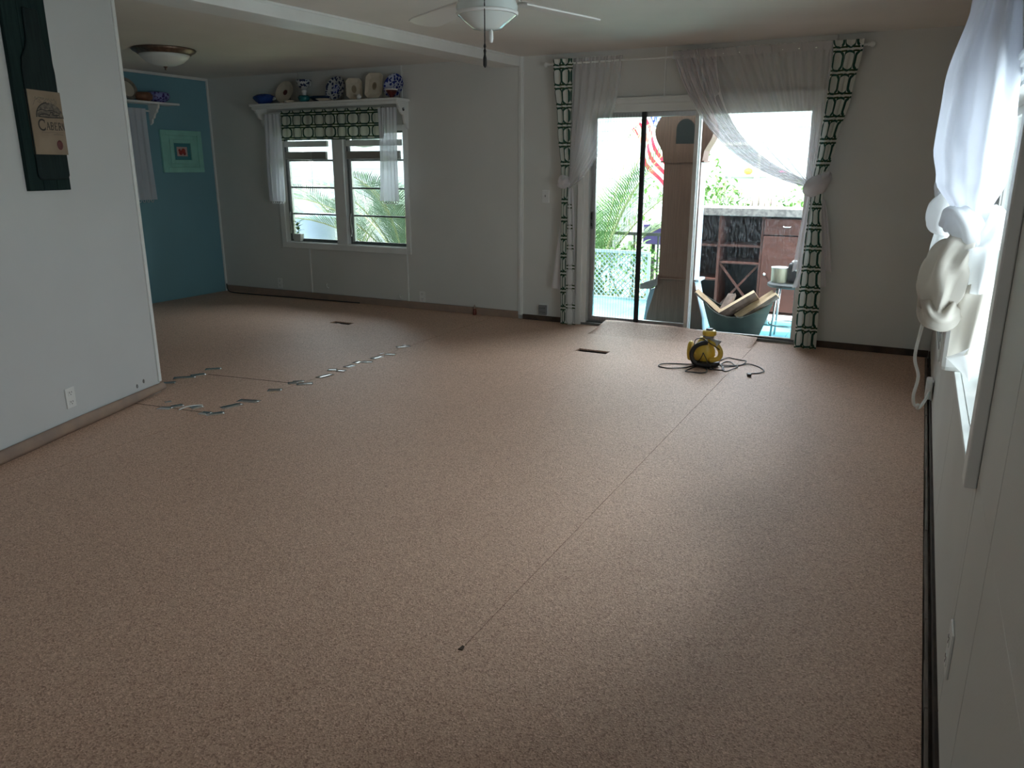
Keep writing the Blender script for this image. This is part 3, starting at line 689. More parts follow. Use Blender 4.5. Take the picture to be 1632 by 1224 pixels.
def arc(cx, cz, rx, rz_, a0, a1, n_=10): return [(cx + rx * math.cos(R(a0 + (a1 - a0) * i / n_)), cz + rz_ * math.sin(R(a0 + (a1 - a0) * i / n_))) for i in range(n_ + 1)]
def glyph(b, ch, x, z, w, h, t):
    th = t * .5
    if ch == 'C':
        stroke(b, arc(x + w * .52, z + h / 2, w * .5, h * .5, 50, 310, 16), t * .9); stroke(b, [(x + w * .84, z + h * .70), (x + w * .86, z + h * .97)], th); stroke(b, [(x + w * .84, z + h * .03), (x + w * .86, z + h * .25)], th)
    if ch == 'A':
        stroke(b, [(x + w * .08, z), (x + w * .5, z + h)], th); stroke(b, [(x + w * .5, z + h), (x + w * .92, z)], t); stroke(b, [(x + w * .25, z + h * .36), (x + w * .75, z + h * .36)], th)
        stroke(b, [(x - w * .04, z), (x + w * .2, z)], th); stroke(b, [(x + w * .78, z), (x + w * 1.04, z)], th)
    if ch in 'BER':
        stroke(b, [(x + w * .22, z), (x + w * .22, z + h)], t); stroke(b, [(x + w * .05, z), (x + w * .4, z)], th); stroke(b, [(x + w * .05, z + h), (x + w * .4, z + h)], th)
    if ch == 'B':
        for (c0, r) in ((.27, .27), (.76, .24)): stroke(b, [(x + w * .22, z + h * (c0 - r))] + arc(x + w * .52, z + h * c0, w * .36, h * r, -90, 90, 8) + [(x + w * .22, z + h * (c0 + r))], t * .7)
    if ch == 'R':
        stroke(b, [(x + w * .22, z + h)] + arc(x + w * .5, z + h * .75, w * .33, h * .25, 90, -90, 8) + [(x + w * .22, z + h * .5)], t * .7); stroke(b, [(x + w * .5, z + h * .5), (x + w * .95, z)], t)
    if ch == 'E':
        stroke(b, [(x + w * .22, z + h), (x + w * .85, z + h), (x + w * .85, z + h * .8)], th); stroke(b, [(x + w * .22, z + h * .52), (x + w * .68, z + h * .52)], th); stroke(b, [(x + w * .22, z), (x + w * .88, z), (x + w * .88, z + h * .22)], th)
    if ch == 'N':
        stroke(b, [(x + w * .15, z), (x + w * .15, z + h)], th); stroke(b, [(x + w * .12, z + h), (x + w * .85, z)], t); stroke(b, [(x + w * .85, z), (x + w * .85, z + h)], th)
b = B(); glyph(b, 'C', -.038, .308, .052, .052, .009)
for i, ch in enumerate('ABER'): glyph(b, ch, .016 + i * .029, .312, .025, .036, .006)
glyph(b, 'N', .131, .312, .0175, .036, .005)
b.build('lettering', INK, lab)['kind'] = 'stuff'
b = B()
for k in range(2):
    zc = .462 - k * .018; stroke(b, [(-.04 + k * .02 + i * .007, zc + .008 * math.sin(i * 2.3 + k) + .004 * math.sin(i * 1.1)) for i in range(23 - 3 * k)], .003)
stroke(b, [(-.055, .43), (-.04, .455), (-.01, .47), (.03, .468)], .003)
stroke(b, [(-.025, .298), (.02, .296), (.05, .300), (.09, .297), (.135, .30)], .002); stroke(b, [(.06, .288), (.08, .29), (.13, .288)], .003)
b.build('small_print', INKS, lab)['kind'] = 'stuff'
vin = B().prism(arc(.055, .372, .098, .075, 0, 180, 14), -.0371, -.0366).build('vineyard_sketch', mat('sketch_tone', (.20, .165, .13), .8, col2=(.07, .06, .05), scale=55), lab)
b = B(); stroke(b, arc(.055, .372, .099, .076, 100, 180, 10), .006, -.0374); stroke(b, [(-.04, .40), (0, .412), (.03, .405), (.07, .41), (.13, .395)], .004, -.0374); stroke(b, [(-.02, .385), (.02, .39), (.05, .384), (.06, .40), (.075, .40), (.08, .384), (.12, .39)], .005, -.0374); stroke(b, [(-.03, .376), (.03, .372), (.14, .376)], .005, -.0374)
b.build('sketch_line', INK, vin)['kind'] = 'stuff'
B().lathe([(.021, .0366), (.022, .0375), (.014, .0385), (.012, .038), (0, .038)], 14, (.095, 0, .235), 'y', sy=1.15).build('wax_seal', mat('wax_red', (.10, .012, .015), .5), lab)

# ---------------------------------------------------------------- ceiling light and fan
FROSTM = mat('frosted_glass', (.72, .76, .74), .35, coat=.3)
t = thing('ceiling_light', 'bronze rimmed frosted bowl ceiling light in the dining corner', 'light', (-5.94, 5.03, H))
B().lathe([(.255, 0), (.262, -.008), (.25, -.022), (.225, -.034), (.215, -.045), (.20, -.047)], 40).build('rim', BRONZE, t, True)
B().lathe([(.205, -.044), (.19, -.07), (.15, -.105), (.09, -.13), (.03, -.14), (0, -.141)], 36).build('glass_bowl', FROSTM, t, True)
B().lathe([(.022, -.138), (.016, -.146), (.008, -.15), (.012, -.158), (.006, -.168), (0, -.17)], 12).build('finial', BRONZE, t, True)
FX, FY = -1.69, 3.065
fan = thing('ceiling_fan', 'white ceiling fan with a glass bowl light and a pull chain', 'fan', (FX, FY, H))
FANW = mat('fan_white', (.66, .65, .62), .35)
B().lathe([(.075, 0), (.07, -.05), (.03, -.07), (.018, -.09), (.018, -.15), (.09, -.155), (.125, -.18), (.13, -.24), (.11, -.27), (.06, -.29), (.05, -.325)], 32).build('motor_housing', FANW, fan, True, auto=True)
B().lathe([(.05, -.312), (.120, -.320), (.128, -.345), (.124, -.372), (.06, -.425), (.015, -.43), (0, -.43)], 32).build('glass_bowl', mat('fan_glass', (.62, .69, .67), .12, coat=.6), fan, True, auto=True)
B().lathe([(.1285, -.363), (.1295, -.368), (.1265, -.374), (.122, -.376), (.1245, -.369)], 32).build('bowl_band', TRIM, fan, True)
B().lathe([(.004, -.428), (.009, -.437), (.01, -.465), (.007, -.478), (0, -.48)], 10, (.018, 0, 0)).build('finial', PLASTIC, fan, True)
PX, PY = .052, -.055
ch = B().tube([(PX, PY - .045, -.265), (PX, PY - .06, -.30), (PX, PY - .06, -.53)], .0022, 6).build('pull_chain', BLACK, fan)
B().lathe([(.003, -.50), (.006, -.51), (.003, -.518), (.006, -.526), (.004, -.54), (.0075, -.555), (.0075, -.582), (.002, -.59)], 8, (PX, PY - .06, 0)).build('chain_pull', BLACK, ch, True)
for k in range(5):
    a = R(146 + 72 * k)
    b = B(); b.M = Matrix.Rotation(a, 4, 'Z') @ Matrix.Translation((0, 0, -.305)) @ Matrix.Rotation(R(8), 4, 'X')
    b.prism([(.19, -.052), (.63, -.074), (.685, -.066), (.715, -.03), (.72, .03), (.70, .066), (.64, .076), (.19, .052)], -.004, .004, 'xy')
    bl = b.build('blade', FANW, fan, bev=.002)
    b = B(); b.M = Matrix.Rotation(a, 4, 'Z'); b.bar((.09, 0, -.255), (.19, 0, -.298), .036, .008).bar((.185, 0, -.298), (.28, 0, -.298), .05, .006).build('blade_arm', FANW, bl, bev=.003)

# ---------------------------------------------------------------- sliding door
d1 = struct('door_1', (0, YB, 0), 0, 'sliding glass patio door in a white frame')
x0, x1, z0, z1 = DOOR
B().box(x0 - .05, x0 + .005, -.02, 0, 0, z1 + .05).box(x1 - .005, x1 + .035, -.02, 0, 0, z1 + .05).box(x0 + .005, x1 - .005, -.02, 0, z1 - .005, z1 + .05).box(x0 - .05, x1 + .035, -.028, 0, z1 + .03, z1 + .05).build('door_casing', TRIM, d1, bev=.004)
B().box(x0, x0 + .05, 0, .13, 0.02, z1).box(x1 - .035, x1, 0, .13, 0.02, z1).box(x0 + .05, x1 - .035, 0, .13, z1 - .07, z1).build('door_frame', TRIM, d1, bev=.003)
B().box(x0, x1, 0, .14, -.02, .022).box(x0 + .05, x1 - .035, .03, .04, .022, .034).box(x0 + .05, x1 - .035, .085, .095, .022, .034).build('sill_track', ALDARK, d1)
DG = 1.92
sp = B().frame(-2.73, -1.745, .028, DG, .04, .075, .11, .05).build('sliding_panel', METAL, d1, bev=.003)
B().box(-2.695, -1.78, .090, .096, .07, DG - .04).build('pane', GLASS, sp)
fp = B().frame(-1.79, x1 - .035, .028, DG, .034, .03, .065, .012).build('fixed_panel', TRIM, d1, bev=.003)
B().box(-1.757, x1 - .07, .045, .051, .040, DG - .034).build('pane', DIRTY, fp)
sc_ = B().box(-2.265, -2.225, .036, .066, .034, DG).build('screen_stile', BLACKRUB, d1, bev=.003)
B().grid(1, 1, lambda u, v: ((-2.73 + u * .47, .052, .04 + v * (DG - .05)), (u, v))).build('insect_screen', SCREEN, d1)
B().box(-2.78, -2.735, .03, .075, .034, DG).build('latch_stile', METAL, d1, bev=.003)
hd = B().box(-2.724, -2.704, .058, .075, .90, 1.06).build('door_handle', GREYPL, d1, bev=.004)
B().box(-2.722, -2.706, .053, .058, .925, .955).box(-2.722, -2.706, .053, .058, .985, 1.05).build('latch', BLACKRUB, hd, bev=.002)

# ---------------------------------------------------------------- door curtains
RY = YB - .085; RZ = 2.335
rod = thing('curtain_rod', 'thin white curtain rod above the sliding door', 'rod', (0, RY, RZ))
B().tube([(-3.10, 0, 0), (-.50, 0, 0)], .008, 10).build('rod_bar', TRIM, rod)
for s, x in ((-1, -3.10), (1, -.50)):
    B().lathe([(.008, 0), (.014, .006), (.010, .014), (.02, .026), (.022, .036), (.014, .048), (0, .052)], 14, (x, 0, 0), 'x').build('finial', TRIM, rod, True) if s > 0 else B().lathe([(0, -.052), (.014, -.048), (.022, -.036), (.02, -.026), (.010, -.014), (.014, -.006), (.008, 0)], 14, (x, 0, 0), 'x').build('finial', TRIM, rod, True)
for x in (-3.06, -1.84, -.54):
    B().box(x - .008, x + .008, -.008, .085, -.03, -.009).box(x - .012, x + .012, .078, .085, -.05, .02).build('rod_bracket', METAL, rod)
def lerp(a, b, t): return a + (b - a) * t
def prof(keys, z):
    for (za, a), (zb, b) in zip(keys[:-1], keys[1:]):
        if za >= z >= zb:
            t = (za - z) / (za - zb); t = t * t * (3 - 2 * t)
            return [lerp(p, q, t) for p, q in zip(a, b)]
    return keys[-1][1] if z < keys[-1][0] else keys[0][1]
def panel(name, m, label, cat, keys, folds, wu, nv=60, parent=None, amp=.02, u0=0.0, hdr=True):
    """hanging cloth; keys: (z, [x_left, x_right, y, fold_depth])"""
    zt, zb = keys[0][0], keys[-1][0]
    def f(u, v):
        z = lerp(zt, zb, v); xl, xr, y, a = prof(keys, z)
        yy = y - a * (math.sin(u * folds * 2 * PI + .6 * math.sin(u * 7 + v * 2))) - .3 * a * math.sin(u * folds * 4.7 + 2 * v)
        if hdr and abs(z - RZ) < .035: yy = y - a * .6 * math.sin(u * folds * 2 * PI) * (1 if z > RZ + .0 else .8)
        return (lerp(xl, xr, u) + .25 * a * math.sin(u * folds * 4 * PI), yy, z), (u * wu + u0, z)
    return B().grid(folds * 10, nv, f).build(name, m, parent, True)
# right printed panel
pr = thing('printed_curtain', 'green trellis print curtain hanging at the right of the sliding door', 'curtain', (0, 0, 0))
panel('fabric', LATTICE_PRINT, '', '', [(2.375, [-.745, -.525, RY - .012, .016]), (2.30, [-.735, -.53, RY - .012, .016]), (2.0, [-.745, -.57, RY - .02, .022]), (1.62, [-.765, -.645, RY - .03, .022]), (1.33, [-.785, -.70, RY - .035, .014]), (1.15, [-.795, -.70, RY - .035, .016]), (.8, [-.80, -.665, RY - .04, .022]), (.4, [-.805, -.64, RY - .045, .024]), (.006, [-.80, -.63, RY - .05, .024])], 3, .27, parent=pr)
# left printed panel
pl = thing('printed_curtain', 'green trellis print curtain hanging at the left of the sliding door', 'curtain', (0, 0, 0))
panel('fabric', LATTICE_PRINT, '', '', [(2.375, [-3.06, -2.865, RY - .012, .016]), (2.30, [-3.055, -2.865, RY - .012, .016]), (1.8, [-3.00, -2.86, RY - .02, .02]), (1.42, [-2.955, -2.855, RY - .03, .016]), (1.30, [-2.945, -2.875, RY - .03, .012]), (1.1, [-2.945, -2.885, RY - .03, .014]), (.6, [-2.945, -2.885, RY - .03, .014]), (.012, [-2.935, -2.885, RY - .03, .012])], 3, .25, parent=pl)
panel('lining', FADED_PRINT, '', '', [(1.28, [-2.885, -2.865, RY - .03, .004]), (1.0, [-2.885, -2.835, RY - .03, .006]), (.5, [-2.885, -2.80, RY - .03, .006]), (.012, [-2.885, -2.785, RY - .03, .006])], 1, .15, parent=pl)
# right sheer swag gathered into a knot
KR = Vector((-.755, RY - .05, 1.315))
sr = thing('sheer_curtain', 'white sheer curtain swept across the right door pane into a knot', 'curtain', (0, 0, 0))
def swag(xa, xb, K, ctrl0, ctrl1, nfold, amp):
    def f(u, v):
        x0 = lerp(xa, xb, u)
        P0 = Vector((x0, RY, RZ + .045)); C0 = Vector((lerp(ctrl0[0], ctrl1[0], u ** .8), RY - .05, lerp(ctrl0[1], ctrl1[1], u ** .8)))
        P2 = K + Vector((-.045, 0, lerp(-.022, .035, u)))
        p = P0 * (1 - v) ** 2 + C0 * 2 * v * (1 - v) + P2 * v * v
        a = amp * (.4 + 1.2 * v * (1 - v) * 2)
        p.y += a * math.sin(u * nfold * 2 * PI + 1.2 * math.sin(u * 11)) * (1 - .35 * v)
        p.z += .35 * a * math.sin(u * nfold * 2 * PI + 1) * v
        if v < .06: p.y += .006 * math.sin(u * 240)
        return p, (u, v)
    return f
B().grid(220, 36, swag(-1.975, -.735, KR, (-1.66, 1.50), (-.745, 1.78), 17, .018)).build('swag', SHEER, sr, True)
def swag_edge(u, v): # thick leading folds
    return swag(-1.985, -1.62, KR, (-1.675, 1.485), (-1.57, 1.60), 6, .018)(u, v)
B().grid(80, 36, swag_edge).build('leading_fold', SHEERT, sr, True)
for (uc, v0, wd) in ((.30, .50, .014), (.46, .60, .012), (.56, .55, .012), (.66, .52, .014), (.88, .42, .02)):
    sf = swag(-1.975, -.735, KR, (-1.66, 1.50), (-.745, 1.78), 17, .018)
    B().grid(6, 24, lambda u, v: (sf(uc + (u - .5) * 2 * wd * v, lerp(v0, 1.0, v))[0] + Vector((0, -.004 - .02 * v * math.sin(u * PI), 0)), (u, v))).build('gather_fold', SHEERT, sr, True)
B().grid(30, 3, lambda u, v: ((lerp(-1.98, -.735, u), RY - .011 + .005 * math.sin(u * 120), RZ - .02 + v * .06), (u, v))).build('rod_pocket', SHEER, sr, True)
def blob(name, m, parent, c, r, seed, twist=3, sx=1, sy=1, sz=1, rot=0.0, ridges=5, depth=.12, nz=.10):
    b = B()
    def f(u, v):
        th = 2 * PI * u; ph = PI * v
        d = Vector((math.sin(ph) * math.cos(th), math.sin(ph) * math.sin(th), math.cos(ph)))
        k = 1 + depth * math.sin(ridges * th + twist * ph + seed) * math.sin(ph) + nz * noise.noise(d * 2.2 + Vector((seed, 0, 0)))
        p = Vector((d.x * sx, d.y * sy, d.z * sz)) * r * k
        p = Matrix.Rotation(rot, 3, 'Y') @ p
        return Vector(c) + p, (u, v)
    b.grid(48, 24, f)
    return b.build(name, m, parent, True)
blob('knot', SHEERT, sr, KR + Vector((0, -.02, .0)), .085, 2.0, 4, 1.2, .7, .85, R(-35), 4, .09, .15)
blob('knot_loop', SHEERT, sr, KR + Vector((.05, -.012, .03)), .062, 5.0, 3, .75, .7, 1.3, R(25), 4, .10, .15)
def tail(name, m, parent, x0, x1, x2, x3, y, zt, zb, folds, amp, slant=0.0):
    def f(u, v):
        return (lerp(lerp(x0, x1, u), lerp(x2, x3, u), v ** .8), y - amp * math.sin(u * folds * 2 * PI + v) * (.3 + .7 * v), lerp(zt, zb + slant * u, v)), (u, v)
    return B().grid(folds * 10, 20, f).build(name, m, parent, True)
tail('tail', SHEERT, sr, -.81, -.765, -.875, -.79, RY - .045, 1.285, .63, 2, .012, .04)
tail('lower_tail', SHEERT, sr, -.80, -.77, -.865, -.81, RY - .03, .70, .50, 1, .01, 0)
tail('back_tail', SHEERT, sr, -.72, -.69, -.66, -.575, RY - .015, 1.22, .66, 2, .012, -.02)
tail('back_tail', SHEERT, sr, -.72, -.69, -.665, -.605, RY - .005, 1.0, .52, 1, .008, 0)
# left sheer
KL = Vector((-2.90, RY - .05, 1.315))
sl = thing('sheer_curtain', 'white sheer curtain gathered to the left of the sliding door', 'curtain', (0, 0, 0))
def swagL(u, v):
    P0 = Vector((lerp(-2.88, -2.415, u), RY, RZ + .04)); P2 = KL + Vector((.03, 0, lerp(.04, -.05, u)))
    C0 = Vector((lerp(-2.875, -2.47, u), RY - .03, lerp(1.8, 1.50, u)))
    p = P0 * (1 - v) ** 2 + C0 * 2 * v * (1 - v) + P2 * v * v
    a = .018 * (.4 + 1.4 * v * (1 - v))
    p.y += a * math.sin(u * 7 * 2 * PI + math.sin(u * 8)); p.x += .3 * a * math.sin(u * 13 * PI + 1)
    if v < .06: p.y += .005 * math.sin(u * 110)
    return p, (u, v)
B().grid(120, 36, swagL).build('swag', SHEER, sl, True)
B().grid(60, 30, lambda u, v: (swagL(.45 * u, v)[0] + Vector((0, .012, 0)), (u, v))).build('back_layer', SHEER, sl, True)
blob('knot', SHEERT, sl, KL + Vector((-.015, -.012, .01)), .058, 1.0, 4, .95, .7, 1.05, R(20), 3, .12, .25)
tail('tail', SHEERT, sl, -2.955, -2.93, -3.04, -2.95, RY - .01, 1.0, .35, 1, .01, -.02)
tail('tail', SHEERT, sl, -2.88, -2.84, -2.85, -2.79, RY - .012, 1.27, .3, 2, .010, 0)

# ---------------------------------------------------------------- right window and its knotted curtains
w2 = struct('window_2', (XR, 0, 0), 0, 'white cased window in the right wall')
y0, y1, z0, z1 = RW
B().box(-.028, 0, y0 - .065, y0 + .012, z0 - .03, z1 + .05).build('near_casing', TRIM, w2, bev=.004)
B().box(-.018, 0, y1 - .012, y1 + .05, z0 - .03, z1 + .05).build('far_casing', TRIM, w2, bev=.004)
for (a, c, q) in ((-.018, .012, .0), (-.026, .03, .018), (-.032, .042, .034)):
    B().box(a, 0, y0 - .04, y1 + .03, z1 - .008 + q, z1 + c).build('head_moulding', TRIM, w2, bev=.003)
B().box(-.012, 0, y0 + .012, y1 - .012, z0 - .03, z0 - .012).box(-.022, 0, y0 + .012, y1 - .012, z0 - .012, z0 + .004).build('sill_moulding', TRIM, w2, bev=.002)
B().box(0, .12, y0, y1, z0 - .012, z0 + .006).build('window_sill', TRIM, w2)
B().box(.0, .12, y0, y0 + .018, z0, z1).box(.0, .12, y1 - .018, y1, z0, z1).box(.0, .12, y0, y1, z1 - .018, z1).build('window_jamb', TRIM, w2)
for (a, c) in ((y0 + .018, 2.82), (2.86, 3.60), (3.64, y1 - .018)):
    b = B(); w = .03; X0, X1 = .07, .10
    b.box(X0, X1, a, a + w, z0 + .006, z1 - .018).box(X0, X1, c - w, c, z0 + .006, z1 - .018).box(X0, X1, a + w, c - w, z0 + .006, z0 + .04).box(X0, X1, a + w, c - w, z1 - .05, z1 - .018).box(X0, X1, a + w, c - w, 1.20, 1.225)
    f_ = b.build('sash_frame', TRIM, w2, bev=.003)
    B().box(.083, .087, a + w, c - w, z0 + .04, 1.20).box(.083, .087, a + w, c - w, 1.225, z1 - .05).build('pane', GLASS, f_)
B().tube([(.04, 2.42, z0 + .01), (.03, 2.42, z0 + .03), (.02, 2.40, z0 + .035)], .008, 8, 3).build('latch', mat('teal_latch', (.03, .2, .25), .4), w2, True)
cr_ = thing('curtain_rod', 'white curtain rod high on the right wall above the window', 'rod', (.12, 0, 2.20))
B().tube([(0, 1.75, 0), (0, 4.6, 0)], .010, 10).build('rod_bar', TRIM, cr_)
for y in (1.8, 3.15, 4.55): B().box(-.008, XR - .12, y - .008, y + .008, -.03, -.010).build('rod_bracket', METAL, cr_)
def balloon(name, m, parent, keys, folds, depth, seed=0.0, nu=140, nv=60):
    zt, zb = keys[0][0], keys[-1][0]
    def f(u, v):
        z = lerp(zt, zb, v); cx, cy, ax, ay = prof(keys, z); th = 2 * PI * u
        w = 1 + depth * math.sin(folds * th + seed + .8 * math.sin(2 * th)) + depth * .5 * math.sin(folds * 2.3 * th * 0 + 3 * th + 2 * v)
        return (cx + ax * w * math.cos(th), cy + ay * w * math.sin(th), z), (u, v)
    return B().grid(nu, nv, f).build(name, m, parent, True)
nc = thing('knotted_curtain', 'big white knotted curtain nearest the camera on the right wall window', 'curtain', (0, 0, 0))
balloon('drape', VOILE, nc, [(2.24, [.125, 2.75, .020, .42]), (2.1, [.118, 2.72, .035, .40]), (1.9, [.112, 2.66, .052, .36]), (1.66, [.102, 2.58, .083, .30]), (1.50, [.102, 2.52, .087, .25]), (1.42, [.108, 2.50, .078, .20]), (1.33, [.120, 2.50, .042, .09]), (1.27, [.122, 2.50, .030, .04])], 8, .12)
def wrap(name, m, parent, pts, rad, grooves=5, depth=.13, tw=2.0, n=26, k=10, flat=1.0, seed=0.0):
    P = spline([Vector(p) for p in pts], k); N = len(P); vs = []; fs = []; up = Vector((0, 1, 0))
    for i, p in enumerate(P):
        s_ = i / (N - 1); d = (P[min(i + 1, N - 1)] - P[max(i - 1, 0)]).normalized()
        x = up.cross(d)
        x = x.normalized() if x.length > 1e-5 else Vector((1, 0, 0)); up = d.cross(x).normalized()
        q = s_ * (len(rad) - 1); a = min(int(q), len(rad) - 2); r = rad[a] + (rad[a + 1] - rad[a]) * (q - a)
        for j in range(n):
            th = 2 * PI * j / n; g = 1 + depth * math.sin(grooves * th + tw * 2 * PI * s_ + seed) + depth * .6 * math.sin((grooves + 3) * th - tw * 4 * s_ + 2 * seed)
            vs.append(p + (x * math.cos(th) + up * math.sin(th) * flat) * r * g)
    for i in range(N - 1):
        for j in range(n): q = (j + 1) % n; fs.append((i * n + j, i * n + q, (i + 1) * n + q, (i + 1) * n + j))
    fs.append(tuple(range(n - 1, -1, -1))); fs.append(tuple((N - 1) * n + j for j in range(n)))
    return B().add(vs, fs).build(name, m, parent, True)
def tailR(name, m, x0, x1, x2, x3, zt, zb0, zb1, y, bow, yb=None):
    def f(u, v):
        zb = lerp(zb0, zb1, u)
        return (lerp(lerp(x0, x1, u), lerp(x2, x3, u), v), y - bow * math.sin(u * PI) - .01 * math.sin(u * 9 + v * 3), lerp(zt + .02 * math.sin(u * PI), zb, v)), (u, v)
    return B().grid(26, 20, f).build(name, m, nc, True)
tailR('tail', SATIN, .105, .19, .118, .196, 1.235, 1.13, 1.14, 2.38, .05)
tailR('lining', CREAMF, .112, .194, .112, .196, 1.14, .945, 1.0, 2.385, .045)
def tip(u, v):
    w = 1 - v
    return (lerp(lerp(.108, .198, u), .172, v ** .9) , 2.36 - .03 * math.sin(u * PI) * w, lerp(lerp(.955, 1.02, u) , .895, v)), (u, v)
B().grid(16, 12, tip).build('tail_tip', SATIN, nc, True)
# the knot: one band wrapped round the pinched cloth, one loop pulled through it, a rolled hem below
wrap('knot', SATIN, nc, [(.072, 2.47, 1.30), (.088, 2.42, 1.325), (.112, 2.40, 1.295), (.125, 2.40, 1.245), (.128, 2.43, 1.20)], [.022, .034, .038, .036, .026], 4, .12, .8)
wrap('knot', SATIN, nc, [(.178, 2.49, 1.345), (.182, 2.44, 1.31), (.166, 2.40, 1.265), (.142, 2.39, 1.235), (.115, 2.42, 1.215)], [.012, .026, .032, .030, .022], 4, .13, -.9, seed=1)
wrap('knot_roll', CREAMF, nc, [(.125, 2.43, 1.25), (.105, 2.40, 1.235), (.088, 2.39, 1.195), (.078, 2.39, 1.14), (.074, 2.41, 1.09), (.082, 2.43, 1.055)], [.034, .050, .060, .060, .05, .030], 6, .15, 1.6, seed=2)
wrap('knot_roll', CREAMF, nc, [(.060, 2.41, 1.13), (.055, 2.38, 1.10), (.066, 2.36, 1.065), (.090, 2.36, 1.06), (.108, 2.38, 1.09), (.106, 2.41, 1.12)], [.018, .028, .030, .030, .026, .016], 5, .2, 1.4, seed=3)
fc = thing('knotted_curtain', 'far white knotted curtain half hidden behind the big one on the right wall', 'curtain', (0, 0, 0))
balloon('drape', VOILE, fc, [(2.24, [.13, 4.0, .02, .38]), (1.9, [.13, 3.95, .045, .34]), (1.6, [.125, 3.88, .055, .26]), (1.42, [.12, 3.82, .04, .12]), (1.36, [.115, 3.80, .025, .05])], 9, .08)
wrap('knot_loop', SATIN, fc, [(.14, 3.80, 1.44), (.10, 3.74, 1.43), (.075, 3.72, 1.385), (.082, 3.73, 1.34), (.11, 3.76, 1.33)], [.018, .034, .038, .034, .02], 4, .13, .8)
wrap('knot', SATIN, fc, [(.145, 3.76, 1.34), (.115, 3.71, 1.325), (.088, 3.70, 1.285), (.082, 3.71, 1.235), (.11, 3.74, 1.205)], [.035, .058, .066, .058, .03], 3, .09, .7, seed=2)
balloon('tail', SATIN, fc, [(1.24, [.10, 3.78, .03, .06]), (1.1, [.10, 3.78, .045, .10]), (.95, [.105, 3.78, .05, .12])], 5, .08)
ub = thing('window_unit', 'white box shaped unit set in the right window behind the knotted curtains', 'appliance', (0, 0, 0))
B().box(.125, .205, 3.02, 3.62, .765, 1.10).build('unit_body', PLASTIC, ub, bev=.018)
B().box(.118, .126, 3.06, 3.58, .79, 1.08).build('front_panel', TRIM, ub, bev=.004)
b = B()
for k in range(8): b.box(.116, .119, 3.08, 3.56, .83 + k * .028, .84 + k * .028)
b.build('grille', GREYPL, ub)
WC = [(.118, 4.5, 1.02), (.085, 4.6, .84), (.094, 4.6, .775), (.078, 4.6, .606), (.069, 4.6, .468), (.098, 4.6, .367), (.088, 4.6, .26), (.100, 4.62, .20), (.118, 4.62, .205), (.116, 4.66, .175), (.13, 4.72, .165), (.155, 4.85, .175), (.178, 5.08, .165)]
pc_ = thing('power_cord', 'white power cord hanging beside the right window and plugged into the wall', 'cord', (0, 0, 0))
B().tube(WC, .0085, 8, 6).build('cable', PLASTIC, pc_, True)
B().box(.157, .1905, 5.07, 5.19, .12, .235).build('plug', PLASTIC, pc_, bev=.008)

# ---------------------------------------------------------------- steam cleaner on the floor
CX, CY = -1.335, 5.78
sc2 = thing('steam_cleaner', 'yellow canister steam cleaner with a black hose on the tan floor', 'cleaner', (CX, CY, 0.0))
B().lathe([(0, .001), (.085, .001), (.105, .012), (.108, .03), (.10, .04), (0, .042)], 28, (.02, 0, 0), sx=1.0, sy=.75).build('base', BLACKRUB, sc2, True)
B().lathe([(.05, .035), (.074, .05), (.084, .085), (.080, .125), (.064, .165), (.048, .195), (.036, .22)], 28, (.005, 0, 0), sx=1.0, sy=.85).build('body', YELLOW, sc2, True)
nk = B().lathe([(.036, .212), (.042, .225), (.038, .238)], 20, (.03, 0, 0)).build('neck', GREYPL, sc2, True)
cp = B().lathe([(.038, .234), (.052, .238), (.053, .266), (.042, .276), (0, .278)], 10, (.035, 0, 0)).build('cap', YELLOW, sc2, False, bev=.004)
B().lathe([(.028, .277), (.024, .288), (0, .289)], 14, (.035, 0, 0)).build('cap_top', BLACKRUB, cp)
B().lathe([(0, -.018), (.05, -.018), (.073, -.012), (.078, 0), (.073, .012), (.05, .016), (.045, .008), (0, .008)], 26, (-.10, .0, .105), 'x', sx=.75).build('side_wheel', YELLOW, sc2, True)
B().lathe([(.03, -.03), (.028, 0), (.026, .03)], 14, (-.07, 0, .11), 'x').build('wheel_axle', YELLOW, sc2, True)
B().tube([(.05, -.02, .19), (.10, -.03, .175), (.134, -.035, .125), (.124, -.04, .075), (.06, -.05, .055)], .019, 10, 6).build('handle_loop', YELLOW, sc2, True)
b = B(); b.M = Matrix.Translation((.085, -.02, .195)) @ Matrix.Rotation(R(125), 4, 'Y'); b.lathe([(.012, -.04), (.016, -.01), (.034, .035), (.03, .035), (.01, -.02)], 16); b.build('funnel', mat('clear_grey', (.45, .45, .43), .2), sc2, True)
path = spline([Vector(p) for p in ((.035, -.055, .19), (.0, -.085, .185), (-.04, -.10, .16), (-.062, -.105, .115), (-.058, -.105, .07), (-.03, -.10, .035), (.03, -.095, .024), (.08, -.085, .024))], 12)
hb = B().tube(path, [.0165 + (.0022 if i % 2 else -.0012) for i in range(len(path))], 12)
hs = hb.build('hose', BLACKRUB, sc2, True)
B().lathe([(.006, 0), (.014, .008), (.008, .018), (0, .02)], 12, (.03, -.062, .198)).build('hose_valve', METAL, sc2, True)
